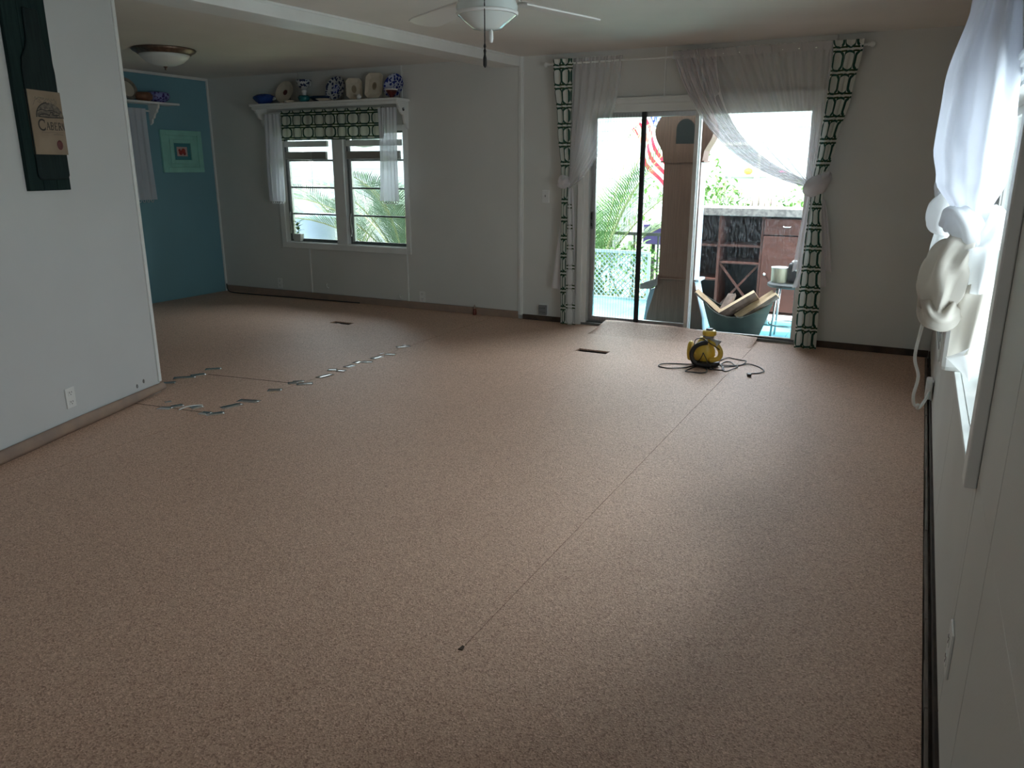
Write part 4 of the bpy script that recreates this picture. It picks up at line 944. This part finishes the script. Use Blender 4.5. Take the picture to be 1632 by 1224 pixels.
CORD = [(-1.356, 5.762), (-1.383, 5.763), (-1.469, 5.753), (-1.551, 5.724), (-1.615, 5.659), (-1.617, 5.597), (-1.542, 5.574), (-1.467, 5.597), (-1.419, 5.668), (-1.38, 5.749), (-1.354, 5.756), (-1.382, 5.656), (-1.399, 5.543), (-1.348, 5.526), (-1.287, 5.543), (-1.256, 5.602), (-1.281, 5.678), (-1.321, 5.733), (-1.286, 5.751), (-1.258, 5.675), (-1.212, 5.69), (-1.158, 5.712), (-1.194, 5.814), (-1.246, 5.912), (-1.244, 6.01), (-1.208, 6.095), (-1.167, 6.099), (-1.109, 6.08), (-1.057, 6.041), (-1.068, 5.941), (-1.115, 5.879), (-1.173, 5.84), (-1.211, 5.861), (-1.201, 5.968), (-1.158, 5.958), (-1.119, 5.899), (-1.083, 5.855), (-1.096, 5.758), (-1.126, 5.684), (-1.152, 5.685), (-1.179, 5.776), (-1.143, 5.825), (-1.085, 5.895), (-1.031, 5.959), (-0.978, 5.956), (-0.913, 5.882), (-0.879, 5.781), (-0.911, 5.728), (-0.949, 5.696), (-0.958, 5.627)]
pts = [(x - CX, y - CY - .02, .0045 + .004 * (i % 3 == 1)) for i, (x, y) in enumerate(CORD)]
cd = B().tube(pts, .0042, 7, 6).build('power_cord', BLACKRUB, sc2, True)
b = B(); b.M = Matrix.Translation((CORD[-1][0] - CX, CORD[-1][1] - CY - .02, 0)) @ Matrix.Rotation(R(200), 4, 'Z')
b.box(-.013, .013, -.012, .028, .002, .022).box(-.008, -.005, .028, .046, .008, .014).box(.005, .008, .028, .046, .008, .014); b.build('plug', BLACKRUB, cd, bev=.003)
B().tube([(-.052, -.08, .13), (-.052, -.085, .19), (-.035, -.085, .218), (.005, -.08, .222), (.05, -.07, .195), (.10, -.06, .165), (.128, -.055, .145), (.118, -.06, .155), (.055, -.075, .195)], .0035, 6, 5).build('cord_loop', BLACKRUB, sc2, True)
B().tube([(.025, -.115, .125), (.015, -.115, .09), (-.01, -.11, .05), (-.03, -.11, .02)], .0035, 6, 4).tube([(.025, -.115, .125), (.05, -.115, .08), (.08, -.115, .03), (.12, -.12, .006)], .0035, 6, 4).build('cord_strand', BLACKRUB, sc2, True)

# ================================================================= outside
DZ = -.10
GROUND = mat('pale_ground', (.34, .34, .26), .9, col2=(.20, .28, .11), scale=.6)
TURQ = mat('turquoise_deck_paint', (.07, .30, .36), .5, col2=(.13, .38, .43), scale=2.5)
g = tag(B().box(-40, 25, YB + .2, 45, -.62, -.55).build('ground', GROUND), 'pale grass and paving beyond the porch', 'ground'); g['kind'] = 'structure'
dk = struct('porch_floor', (0, 0, 0)); dk['label'] = 'turquoise painted porch floor outside the sliding door'
for k in range(9):
    xa = -4.0 + k * .6
    B().box(xa, xa + .597, YB + .14, 9.15, DZ - .06, DZ).build('deck_plank', TURQ, dk)
S(B().box(-4.0, 1.4, YB + .14, 9.12, -.55, DZ - .06).build('porch_base', GREYSTRIP), 'base under the turquoise porch')
ROOFM = mat('roof_shingle', (.16, .15, .14), .9, var=.2, scale=10)
rf = struct('roof', (0, 0, 0)); rf['label'] = 'shallow roof of the house with an unseen eave added to shade the porch'
B().prism([(YB + .62, 2.50), (YB + .62, 2.58), (2.0, 3.35), (-3.6, 2.58), (-3.6, 2.53), (YB + .1, 2.53)], XL - .5, XR + .5, 'yz').build('shade_roof_body', ROOFM, rf)  # roof and eave added to keep sky light off the clock front
B().box(XL - .5, XR + .5, YB + .60, YB + .635, 2.44, 2.59).build('fascia', TRIM, rf)
# tall clock case
CLW = mat('clock_wood', (.115, .055, .038), .45, col2=(.165, .085, .06), scale=6, stretch=(16, 16, .6), bump=.05)
PALEB = mat('pale_blue_tone', (.55, .72, .85), .5, var=.04, scale=6)
ck = thing('clock_case', 'tall empty wooden grandfather clock case standing outside the sliding door', 'clock case', (-2.035, 7.45, DZ))
B().box(-.175, .175, 0, .02, .50, 1.62).build('trunk_front', CLW, ck)
B().box(-.175, -.155, .02, .21, .50, 1.62).box(-.155, .155, .19, .21, .10, 1.62).build('trunk_back', CLW, ck)
B().box(.158, .175, .02, .21, .50, 1.605).build('side_board', PALEB, ck)  # pale blue paint, with sky light on the clock sides put into it
hp = [(-.185, 1.62), (.185, 1.62), (.195, 1.72)] + [(.20 + .075 * math.sin(R(a)), 1.72 + .30 * (a / 180)) for a in range(15, 180, 15)] + [(.20, 2.03), (.13, 2.12), (0, 2.17), (-.13, 2.12), (-.20, 2.03)] + [(-.20 - .075 * math.sin(R(a)), 2.02 - .30 * ((180 - a) / 180) ) for a in range(165, 0, -15)][::1] + [(-.195, 1.72)]
hp = [(-.185, 1.605), (.185, 1.605), (.20, 1.70)] + [(.20 + .075 * math.sin(R(a)), 1.71 + .33 * a / 180) for a in range(20, 180, 20)] + [(.20, 2.05), (.12, 2.13), (0, 2.17), (-.12, 2.13), (-.20, 2.05)] + [(-.20 - .075 * math.sin(R(a)), 1.71 + .33 * a / 180) for a in range(160, 0, -20)] + [(-.20, 1.70)]
hood = B().prism(hp, -.012, .21).build('hood', CLW, ck, bev=.004)
B().box(-.205, .205, -.02, .212, 1.598, 1.612).build('hood_moulding', CLW, hood)
B().prism([(-.07, 1.765), (.10, 1.765)] + arc(.015, 1.90, .085, .085, 0, 180, 12), -.0135, -.0122).build('dial_opening', BLACK, hood)
bp_ = lambda s: [(s * .18, .50), (s * .20, .42), (s * .235, .28), (s * .275, .14), (s * .29, .0)]
base_poly = bp_(1) + bp_(-1)[::-1]
bs = B().prism(base_poly, -.008, .02).build('base_front', CLW, ck, bev=.003)
B().prism([(s[0] - .002, s[1]) for s in bp_(1)] + [(s[0] - .022, s[1]) for s in bp_(1)[::-1]], .021, .23).build('base_side', PALEB, ck)
B().prism([(s[0] + .002, s[1]) for s in bp_(-1)] + [(s[0] + .022, s[1]) for s in bp_(-1)[::-1]], .021, .23).build('base_side', PALEB, ck)
B().box(-.195, .195, -.016, .0, .498, .512).build('waist_moulding', CLW, ck, bev=.004)
B().box(.176, .225, -.012, .235, .492, .516).build('side_ledge', PALEB, ck, bev=.005)
b = B().prism([(-.35, .44), (-.28, .47), (-.20, .50), (-.18, .54), (-.18, .44), (-.25, .40), (-.35, .39)], -.03, .05)
tag(b.build('split_board', mat('weathered_grey', (.20, .17, .16), .8, var=.2, scale=12)), 'broken grey board leaning on the left of the clock case', 'board').location = (-2.035, 7.45, DZ)
b = B().prism([(-.30, 0), (-.22, 0), (-.215, .12), (-.19, .26), (-.19, .40), (-.24, .38), (-.27, .26)], .03, .22)
tag(b.build('base_edge_sheen', mat('blue_grey_sheen', (.22, .26, .30), .6)), 'curved blue grey edge of the clock case foot, reflected light in its colour', 'panel').location = (-2.065, 7.47, DZ)  # bevel of the base as its own piece, reflected light put into its colour
# bar cabinet
BARW = mat('mahogany', (.062, .021, .015), .5, col2=(.09, .03, .021), scale=5, stretch=(1, 1, 14))
BARD = mat('dark_back', (.022, .016, .018), .7)
STONE = mat('stone_top', (.24, .23, .22), .7, col2=(.12, .115, .115), scale=35)
bc = thing('bar_cabinet', 'reddish brown bar cabinet with open shelves and a crossed wine rack on the porch', 'cabinet', (0, 8.30, DZ))
BX0, BX1 = -2.35, -.35
B().box(BX0 - .02, BX1 + .02, -.04, .46, 1.075, 1.155).build('counter_top', STONE, bc, bev=.006)
B().box(BX0, BX1, .40, .42, .08, 1.075).build('back_panel', BARD, bc)
B().box(BX0, BX1, 0, .42, .06, .10).build('bottom_board', BARW, bc)
for x in (BX0, -1.845, -1.415, BX1 - .025): B().box(x, x + .025, 0, .40, .10, 1.075).build('upright', BARW, bc, bev=.002)
for (xa, xb, zz) in ((BX0 + .025, -1.845, .755), (BX0 + .025, -1.845, .40), (-1.82, -1.415, .76), (-1.82, -1.415, .585)):
    B().box(xa, xb, .005, .40, zz, zz + .022).build('shelf_board', BARW, bc, bev=.002)
for s in (1, -1):
    a, c = (-1.815, .585), (-1.42, .105)
    if s < 0: a, c = (-1.42, .585), (-1.815, .105)
    B().bar((a[0], .02 + .012 * (s < 0), a[1]), (c[0], .02 + .012 * (s < 0), c[1]), .25 * .0 + .022, .022, up=(0, 1, 0)).build('rack_slat', BARW, bc)
dr = B().box(-1.385, -.90, -.018, 0, .895, 1.055).build('drawer', BARW, bc, bev=.005)
B().tube([(-1.20, -.018, .985), (-1.19, -.04, .98), (-1.14, -.04, .98), (-1.13, -.018, .985)], .006, 7, 3).build('drawer_pull', METAL, dr, True)
dd = B().box(-1.385, -.90, -.018, 0, .115, .885).build('cabinet_door', BARW, bc, bev=.005)
B().lathe([(.006, .018), (.014, .026), (.012, .036), (0, .038)], 12, (-1.345, 0, .50), 'y').build('knob', METAL, dd, True)
dd = B().box(-.895, -.38, -.018, 0, .115, 1.055).build('cabinet_door', BARW, bc, bev=.005)
B().lathe([(.006, .018), (.014, .026), (.012, .036), (0, .038)], 12, (-.84, 0, .50), 'y').build('knob', METAL, dd, True)
B().box(BX0 + .03, BX1 - .03, .05, .40, 0, .06).build('plinth', GREYPL, bc)
# metal log carrier
GALV = mat('galvanised_green', (.055, .07, .06), .75, 0.0, spec=.2, col2=(.03, .036, .032), scale=5)
tubt = thing('log_tub', 'galvanised boat shaped tub full of firewood outside the door', 'tub', (-1.43, 7.42, DZ))
def tubf(u, v):
    th = 2 * PI * u; c, s_ = math.cos(th), math.sin(th)
    rx = lerp(.20, .325, v ** .8); ry = lerp(.14, .21, v)
    zt = .215 + .155 * abs(c) ** 2.2
    return (rx * c, ry * s_, zt * v), (u, v)
B().grid(48, 14, tubf).build('tub_body', GALV, tubt, True, solid=.006)
B().tube([tubf(i / 48, 1)[0] for i in range(49)], .010, 8, cap=False).build('rim', GALV, tubt, True)
B().prism([(.20 * math.cos(2 * PI * i / 32), .14 * math.sin(2 * PI * i / 32)) for i in range(32)], .0, .006, 'xy').build('tub_bottom', GALV, tubt)
B().tube([(.05, -.205, .235), (.06, -.235, .225), (.09, -.235, .225), (.10, -.205, .235)], .006, 7, 3).build('handle', GALV, tubt, True)
WOODL = mat('split_wood', (.64, .48, .31), .85, col2=(.44, .31, .19), scale=5, stretch=(2, 26, 26), bump=.3)
BARK = mat('log_bark', (.13, .095, .075), .95, col2=(.24, .17, .14), scale=14, bump=.6)
def log(c, L, r, yaw, pitch, roll, lab, seed, m0=WOODL):
    t = thing('firewood_log', lab, 'log', c); t.rotation_euler = (roll, -pitch, yaw)
    rn = random.Random(seed); n = 10
    sec = [(0, -r * .1)] + [(r * math.cos(R(a)), r * math.sin(R(a))) for a in (20, 45, 70, 95, 120, 145)]
    def body(sec, nm_, m):
        vs = []; fs = []; k = len(sec)
        for i in range(6):
            x = -L / 2 + L * i / 5
            for (a, b2) in sec: vs.append((x, a * (1 + .06 * rn.uniform(-1, 1)), b2 * (1 + .06 * rn.uniform(-1, 1))))
        for i in range(5):
            for j in range(k): q = (j + 1) % k; fs.append((i * k + j, i * k + q, i * k + k + q, i * k + k + j))
        fs.append(tuple(range(k - 1, -1, -1))); fs.append(tuple(5 * k + j for j in range(k)))
        return B().add(vs, fs).build(nm_, m, t, False, bev=.002)
    body(sec, 'split_face', m0)
    br = [(r * 1.0 * math.cos(R(a)), r * 1.0 * math.sin(R(a))) for a in (15, 45, 75, 105, 135, 150)]
    br = br + [(p * 1.09, q * 1.09) for p, q in br[::-1]]
    body(br, 'bark', BARK)
LG = thing
log((-1.655, 7.35, .235), .34, .05, R(10), R(-40), R(200), 'thin pale log sloping down at the left end of the tub', 1)
log((-1.57, 7.47, .20), .26, .07, R(75), R(40), R(150), 'short grey brown log end poking up behind the left logs', 2, BARK)
log((-1.43, 7.36, .250), .37, .085, R(14), R(34), R(165), 'widest tan split log lying on top in the middle of the tub', 3)
log((-1.275, 7.38, .245), .40, .085, R(18), R(36), R(190), 'tan split log leaning toward the right end of the tub', 4)
log((-1.22, 7.34, .245), .36, .055, R(6), R(38), R(175), 'lowest thin split log along the front rim at the right of the tub', 5)
log((-1.36, 7.50, .21), .44, .08, R(5), R(20), R(180), 'brown log at the back of the tub behind the tan ones', 6)
# stool with canister and black appliance
st = thing('metal_stool', 'round grey topped stool with thin metal legs on the turquoise porch', 'stool', (-.985, 7.55, DZ))
B().lathe([(0, .49), (.19, .49), (.205, .50), (.205, .52), (.19, .53), (0, .53)], 32).build('seat', mat('grey_seat', (.07, .075, .075), .6), st, True, auto=True)
for k in range(4):
    a = R(45 + 90 * k); ca, sa = math.cos(a), math.sin(a)
    B().tube([(.14 * ca, .14 * sa, .49), (.175 * ca, .175 * sa, .006)], .010, 9).build('leg', METAL, st, True)
B().tube([(.165 * math.cos(2 * PI * i / 28), .165 * math.sin(2 * PI * i / 28), .14) for i in range(29)], .007, 7, cap=False).build('foot_ring', METAL, st, True)
t = thing('cream_canister', 'cream coloured open canister on the stool outside', 'canister', (-1.085, 7.53, DZ + .531))
B().lathe([(0, 0), (.072, 0), (.076, .006), (.078, .128), (.080, .135), (.075, .136), (.072, .012), (0, .01)], 28).build('canister_body', mat('cream_enamel', (.50, .48, .36), .4), t, True, auto=True)
B().lathe([(.0785, .128), (.082, .132), (.082, .138), (.076, .139)], 28).build('rim', WHITEC, t, True)
t = thing('black_radio', 'rounded black appliance with a pale marking on the stool outside', 'appliance', (-.925, 7.53, DZ + .531))
B().box(-.085, .10, -.07, .07, 0, .185).build('radio_body', BLACKRUB, t, bev=.025)
B().box(-.02, .055, -.072, -.069, .115, .135).box(.0, .06, -.072, -.069, .085, .095).build('pale_marking', PLASTIC, t)
B().box(-.06, .08, -.05, .05, .183, .205).build('top_cover', PLASTIC, t, bev=.012)
# teal board
tb = thing('teal_board', 'teal painted board standing beside the right door jamb outside', 'board', (-.84, 7.12, DZ))
TEALP = mat('teal_paint', (.012, .13, .145), .45, var=.15, scale=6)
for k in range(2): B().box(-.052 + k * .053, -.001 + k * .053, 0, .03, 0, .66 - .015 * k).build('plank', TEALP, tb, bev=.003)
B().box(-.052, .052, .03, .045, .15, .19).build('batten', TEALP, tb)
t = thing('pale_pipe', 'pale roll lying at the foot of the bar cabinet', 'pipe', (-.95, 8.16, DZ + .055))
B().tube([(-.35, 0, 0), (.5, 0, 0)], .055, 18).build('pipe_body', mat('pale_vinyl', (.62, .68, .70), .4), t, True, auto=True)
B().tube([(-.352, 0, 0), (-.30, 0, 0)], .058, 18).build('end_band', GREYPL, t, True, auto=True)
# lattice panel and railing at the porch edge
LATM = mat('grey_lattice', (.33, .37, .38), .7)
lp = thing('lattice_panel', 'grey diagonal lattice panel along the porch edge', 'lattice', (-3.62, 9.0, DZ))
b = B(); Wd, Hh = .84, .56; sp_ = .062
k = -Hh
while k < Wd:
    for s in (1, -1):
        xa, xb = max(k, 0), min(k + Hh, Wd)
        if xb > xa + .01:
            A_ = Vector((xa, .008 * (s > 0), xa - k)); C_ = Vector((xb, .008 * (s > 0), xb - k))
            if s < 0: A_.x = Wd - A_.x; C_.x = Wd - C_.x
            b.bar(A_, C_, .012, .006, up=(0, 1, 0))
    k += sp_
q = b.build('lattice_slats', LATM, lp); q['kind'] = 'stuff'
for (a, c) in ((-.0, .03), (Wd - .03, Wd)): B().box(a, c, -.012, .02, 0, Hh + .03).build('stile', LATM, lp)
for (a, c) in ((0, .03), (Hh, Hh + .035)): B().box(.03, Wd - .03, -.012, .02, a, c).build('rail', LATM, lp)
rl = thing('porch_railing', 'thin dark metal railing beyond the lattice panel', 'railing', (-4.6, 9.9, -.55))
DKM = mat('dark_iron', (.05, .05, .05), .5)
B().box(0, 2.3, 0, .035, 1.15, 1.19).build('top_rail', DKM, rl)
B().box(0, 2.3, .008, .028, .2, .225).build('bottom_rail', DKM, rl)
for k in range(8): B().box(.02 + k * .32, .04 + k * .32, .008, .028, 0, 1.15).build('post', DKM, rl)
# palms
PALMG = mat('palm_leaflet', (.075, .15, .045), .5, col2=(.13, .22, .08), scale=7)
PALMS = mat('palm_stalk', (.26, .28, .14), .6, var=.2, scale=10)
PALMD = mat('palm_blue_green', (.055, .10, .065), .5, col2=(.10, .17, .10), scale=7)
def frond(t, base, az, elev, L, droop, mleaf, leafL=.42, n=46, seed=0):
    rn = random.Random(seed); dirh = Vector((math.cos(az), math.sin(az), 0)); pts = []
    for i in range(15):
        s = i / 14; e = elev - droop * s * s
        if i == 0: p = Vector(base)
        else: p = pts[-1] + (dirh * math.cos(e) + Vector((0, 0, math.sin(e)))) * L / 14
        pts.append(p)
    r = B().tube(pts, [.014, .010, .003], 6).build('frond', PALMS, t, True)
    b = B(); side = Vector((0, 0, 1)).cross(dirh)
    for i in range(n):
        s = .16 + .82 * i / n; x = s * 14; k = int(x); p = pts[k].lerp(pts[min(k + 1, 14)], x - k); d = (pts[min(k + 1, 14)] - pts[k]).normalized()
        ll = leafL * (math.sin(PI * (.12 + .8 * s))) * rn.uniform(.85, 1.1)
        for sg in (-1, 1):
            up = d.cross(side * sg)
            if up.z < 0: up = -up
            q = (d * .75 + side * sg * .75 + up * .25).normalized(); tip_ = p + q * ll + Vector((0, 0, -.12 * ll)); mid = p + q * ll * .5
            w = d.cross(q).cross(q).normalized() * .0065
            b.add([p - w * .5, p + w * .5, mid + w, tip_, mid - w], [(0, 1, 2, 4), (4, 2, 3)])
    o = b.build('leaflets', mleaf, r); o['kind'] = 'stuff'
pm = thing('potted_palm', 'feathery palm with upright fronds outside the sliding door', 'palm', (-3.72, 9.72, -.55))
B().lathe([(.0, 0), (.09, 0), (.11, .2), (.10, .45), (.07, .6), (0, .62)], 14).build('trunk', PALMS, pm, True)
for k, (az, el, L, dr_) in enumerate(((30, 78, 2.5, .5), (70, 80, 2.2, .6), (-10, 72, 2.2, .7), (5, 60, 2.0, .8), (150, 72, 1.9, .8), (120, 60, 1.8, .9), (200, 62, 1.7, 1.0), (-40, 66, 2.0, .8), (250, 70, 1.7, .9), (-80, 62, 1.7, 1.0), (20, 48, 1.7, .8))):
    frond(pm, (.03 * math.cos(k), .03 * math.sin(k), .55), R(az), R(el), L, dr_, PALMG, .50, 46, k)
pm2 = thing('garden_palm', 'low spreading palm right outside the far window', 'palm', (-6.5, 9.35, -.55))
B().lathe([(.0, 0), (.10, 0), (.12, .2), (.09, .45), (0, .5)], 14).build('trunk', PALMS, pm2, True)
for k in range(17):
    frond(pm2, (0, 0, .45), R(21.2 * k + 8), R(76 - 11 * (k % 4)), 2.0 + .2 * (k % 4), 1.15, PALMD, .62, 56, 40 + k)
pm3 = thing('garden_palm', 'palm farther left behind the big pot outside the far window', 'palm', (-8.6, 10.8, -.55))
B().lathe([(.0, 0), (.10, 0), (.12, .2), (.09, .45), (0, .5)], 14).build('trunk', PALMS, pm3, True)
for k in range(9): frond(pm3, (0, 0, .45), R(40 * k + 15), R(66 - 8 * (k % 3)), 1.9, 1.0, PALMD, .55, 40, 80 + k)
# bushes with pink flowers beyond the bar
PINK = mat('pink_petals', (.62, .20, .40), .6, var=.2, scale=20)
BUSHG = mat('bush_leaf', (.09, .22, .045), .5, col2=(.17, .32, .09), scale=9)
def bush(name, lab, c, rx, ry, rz, n, flowers, seed):
    rn = random.Random(seed); t = thing(name, lab, 'bush', c)
    b = B()
    for i in range(n):
        d = Vector((rn.gauss(0, 1), rn.gauss(0, 1), rn.gauss(0, 1))).normalized() * rn.uniform(.55, 1.0) ** .5
        p = Vector((d.x * rx, d.y * ry, rz + d.z * rz)); lb = leaf_bm(rn.uniform(.07, .12), rn.uniform(.018, .03), .3, .3, 3)
        M = Matrix.Translation(p) @ Matrix.Rotation(rn.uniform(0, 2 * PI), 4, 'Z') @ Matrix.Rotation(rn.uniform(-.9, .9), 4, 'X')
        b.add([M @ v for v in lb.v], lb.f)
    o = b.build('foliage', BUSHG, t); o['kind'] = 'stuff'
    B().tube([(0, 0, 0), (.02, 0, rz)], .02, 7).tube([(0, 0, 0), (rx * .4, 0, rz * 1.2)], .012, 6).tube([(0, 0, 0), (-rx * .4, .1, rz * 1.2)], .012, 6).build('stem', PALMS, t)
    for (fx, fz) in flowers:
        fb = B()
        for i in range(16):
            a = 2.4 * i; r_ = .012 * math.sqrt(i); fb.lathe([(0, 0), (.012, .004), (.010, .009), (0, .010)], 6, (fx + r_ * math.cos(a), -ry * .85 + r_ * math.sin(a) * .8, fz - r_ * .35))
        fb.build('flower_head', PINK, t)
        B().tube([(fx * .7, -ry * .5, fz - .3), (fx, -ry * .85, fz)], .004, 5).build('flower_stalk', PALMS, t)
bush('flowering_bush', 'leafy bush with pink flower heads behind the left of the bar', (-2.30, 10.4, -.55), .46, .40, .96, 900, ((-.18, 1.93), (-.02, 2.0), (.10, 1.86), (.05, 1.78), (.22, 1.82), (-.25, 1.80), (.32, 1.72), (.40, 1.66)), 3)
bush('flowering_bush', 'smaller leafy bush with pink flowers behind the right of the bar', (-1.38, 10.4, -.55), .34, .36, .92, 520, ((-.16, 1.96), (-.30, 1.66), (-.20, 1.60)), 4)
bush('tall_shrub', 'loose tall green shrub rising behind the clock case', (-2.72, 11.2, -.55), .34, .4, 1.12, 420, (), 5)
t = thing('seed_stalks', 'few thin dark seed stalks standing between the two flowering bushes', 'plant', (-1.79, 10.3, -.55))
for k in range(6):
    x = -.18 + .075 * k; hgt = 1.46 + .12 * ((k * 37) % 5) / 5
    s_ = B().tube([(x * .6, 0, .3), (x, 0, hgt)], .006, 5).build('stalk', PALMS, t)
    B().lathe([(.004, 0), (.014, .03), (.010, .12), (.002, .15)], 7, (x, 0, hgt - .03)).build('seed_head', GREYSTRIP, s_, True)
bush('low_hedge', 'dark green hedge growing behind the lattice panel', (-3.2, 9.55, -.55), .75, .22, .55, 700, (), 6)
bush('yellow_shrub', 'sunny yellow green shrub far behind the palm', (-4.1, 13.2, -.55), 1.1, .8, .95, 700, (), 8)
# purple box on a small stand
t = thing('purple_box', 'purple box on a post beyond the porch railing', 'box', (-3.13, 10.25, -.55))
B().box(-.12, .15, -.10, .10, 1.02, 1.28).build('box_body', mat('purple_paint', (.10, .07, .24), .5), t, bev=.01)
B().box(-.02, .02, -.02, .02, 0, 1.02).build('post', DKM, t)
blob('bow', WHITEC, t, (.05, -.10, 1.29), .07, 1, 3, 1.1, .5, .8, 0, 5, .2, .4)
# flags
def flag_mat():
    m, nt, n, l, p = nm('striped_flag'); uv = n.new('ShaderNodeUVMap'); s = n.new('ShaderNodeSeparateXYZ'); l.new(uv.outputs[0], s.inputs[0])
    def M(op, a, b=None):
        q = n.new('ShaderNodeMath'); q.operation = op
        for i, z in enumerate((a, b)):
            if z is None: continue
            if isinstance(z, (int, float)): q.inputs[i].default_value = z
            else: l.new(z, q.inputs[i])
        return q.outputs[0]
    red = M('LESS_THAN', M('FRACT', M('MULTIPLY', s.outputs[1], 6.5)), .5)
    can = M('MULTIPLY', M('LESS_THAN', s.outputs[0], .4), M('GREATER_THAN', s.outputs[1], .4615))
    a = n.new('ShaderNodeMix'); a.data_type = 'RGBA'; a.inputs[6].default_value = (.85, .85, .85, 1); a.inputs[7].default_value = (.55, .03, .06, 1); l.new(red, a.inputs[0])
    su, sv = M('SUBTRACT', M('FRACT', M('MULTIPLY', s.outputs[0], 15)), .5), M('SUBTRACT', M('FRACT', M('MULTIPLY', M('SUBTRACT', s.outputs[1], .4615), 9.3)), .5)
    star = M('LESS_THAN', M('ADD', M('MULTIPLY', su, su), M('MULTIPLY', sv, sv)), .07)
    c = n.new('ShaderNodeMix'); c.data_type = 'RGBA'; c.inputs[6].default_value = (.03, .05, .22, 1); c.inputs[7].default_value = (.85, .85, .85, 1); l.new(star, c.inputs[0])
    d = n.new('ShaderNodeMix'); d.data_type = 'RGBA'; l.new(can, d.inputs[0]); l.new(a.outputs[2], d.inputs[6]); l.new(c.outputs[2], d.inputs[7])
    l.new(d.outputs[2], p.inputs['Base Color']); p.inputs['Roughness'].default_value = .8
    t = n.new('ShaderNodeBsdfTranslucent'); l.new(d.outputs[2], t.inputs[0]); ms = n.new('ShaderNodeMixShader'); ms.inputs[0].default_value = .5
    l.new(p.outputs[0], ms.inputs[1]); l.new(t.outputs[0], ms.inputs[2]); l.new(ms.outputs[0], n['Material Output'].inputs['Surface'])
    return m
FLAG = flag_mat()
def flag(lab, o, ux, uz, vx, vz, pole):
    t = thing('hanging_flag', lab, 'flag', o)
    B().grid(30, 18, lambda u, v: ((ux * u + vx * v + .03 * math.sin(9 * u) * (1 - v), .06 * math.sin(u * 11 + v * 2), uz * u + vz * v - .08 * math.sin(u * PI)), (u, v))).build('flag_cloth', FLAG, t, True)
    B().tube(pole, .014, 8).build('pole', METAL, t, True)
flag('red and white striped flag with starred blue corner hanging behind the palm', (-3.62, 10.6, 1.95), .52, -.82, .42, .48, [(.45, .02, .55), (-.05, .02, -.1)])
flag('second striped flag lower down behind the palm beside the clock case', (-3.28, 11.4, 1.50), .12, -.75, .34, .12, [(.36, .02, .16), (-.25, .02, -.1)])
# neighbour house, lamp, stair, pot
SIDING = mat('pale_siding', (.38, .41, .44), .6, var=.03, scale=3)
nh = thing('neighbour_house', 'pale sided neighbouring house across the yard', 'house', (0, 15.2, -.55))
B().box(-26, 9, .03, 6, 0, 3.3).build('wall_core', SIDING, nh)
for k in range(18):
    b = B().prism([(0.0, k * .18), (-.022, k * .18), (-.004, k * .18 + .185), (0.03, k * .18 + .185)], -26, 9, 'yz'); b.build('siding_board', SIDING, nh)
B().box(-26.3, 9.3, -.5, 6.2, 3.3, 3.42).build('roof_edge', TRIM, nh)
PW = mat('pale_window', (.42, .52, .55), .1)
for x in (-3.05, -9.5, -15.5):
    f_ = B().frame(x - .35, x + .35, 1.75, 2.45, .05, -.04, .0).build('window', TRIM, nh)
    B().box(x - .30, x + .30, -.012, -.006, 1.80, 2.40).build('window_pane', PW, f_)
t = thing('pumpkin', 'small orange pumpkin on the ledge of the neighbouring house window', 'pumpkin', (-2.90, 15.12, 1.335))
blob('pumpkin_body', mat('pumpkin_orange', (.65, .28, .05), .5), t, (0, 0, .055), .065, 0, 0, 1.15, 1.1, .85, 0, 8, .06, .02)
B().tube([(0, 0, .10), (.01, 0, .13)], .010, 6).build('stalk', PALMS, t)
t = thing('window_ledge', 'narrow ledge under the neighbouring house window', 'ledge', (-3.05, 15.12, 1.30))
B().box(-.5, .5, -.08, .055, 0, .03).build('ledge_board', TRIM, t); B().box(-.3, -.27, -.04, .055, -.12, 0).box(.27, .3, -.04, .055, -.12, 0).build('ledge_bracket', TRIM, t)
sr_ = thing('stair_railing', 'white sloping stair railing outside the left sash of the far window', 'railing', (-11.2, 12.6, -.55))
B().bar((0, 0, 2.22), (1.6, 0, 1.32), .07, .05).build('hand_rail', TRIM, sr_)
B().bar((0, 0, 1.52), (1.6, 0, .62), .05, .04).build('lower_rail', TRIM, sr_)
for k in range(9): B().box(.05 + k * .18, .09 + k * .18, -.02, .02, 1.50 - .101 * k, 2.17 - .101 * k).build('baluster', TRIM, sr_)
for x, hh in ((0, 2.35), (1.6, 1.45)): B().box(x - .05, x + .05, -.05, .05, 0, hh).build('newel_post', TRIM, sr_)
t = thing('garden_pot', 'large pale blue garden pot below the left sash of the far window', 'pot', (-8.15, 9.2, -.55))
B().lathe([(0, 0), (.22, 0), (.30, .3), (.36, .8), (.37, 1.25), (.40, 1.30), (.38, 1.33), (.33, 1.30), (.30, 1.0), (0, .95)], 28).build('pot_body', mat('pale_blue_glaze', (.38, .46, .66), .35, var=.05, scale=4), t, True, auto=True)
B().lathe([(.405, 1.28), (.415, 1.305), (.405, 1.33)], 28).build('rim_band', PALEB, t, True)
bush('vine_shrub', 'loose leafy shrub outside the left sash of the far window', (-8.25, 8.3, -.3), .34, .3, .95, 190, (), 12)
t = thing('hanging_lamp', 'round grey hanging lamp outside the right sash of the far window', 'lamp', (-5.64, 7.35, 1.77))
B().lathe([(0, -.10), (.09, -.09), (.165, -.045), (.19, 0), (.17, .035), (.05, .07), (0, .08)], 26).build('shade', mat('grey_shade', (.36, .38, .36), .6), t, True)
B().tube([(0, 0, .07), (0, 0, .735)], .006, 6).build('cord', DKM, t)
S(B().box(XL - .4, XR + .4, YB - .2, 8.35, 2.55, 2.62).build('porch_roof', TRIM), 'porch roof outside the back wall') if False else None
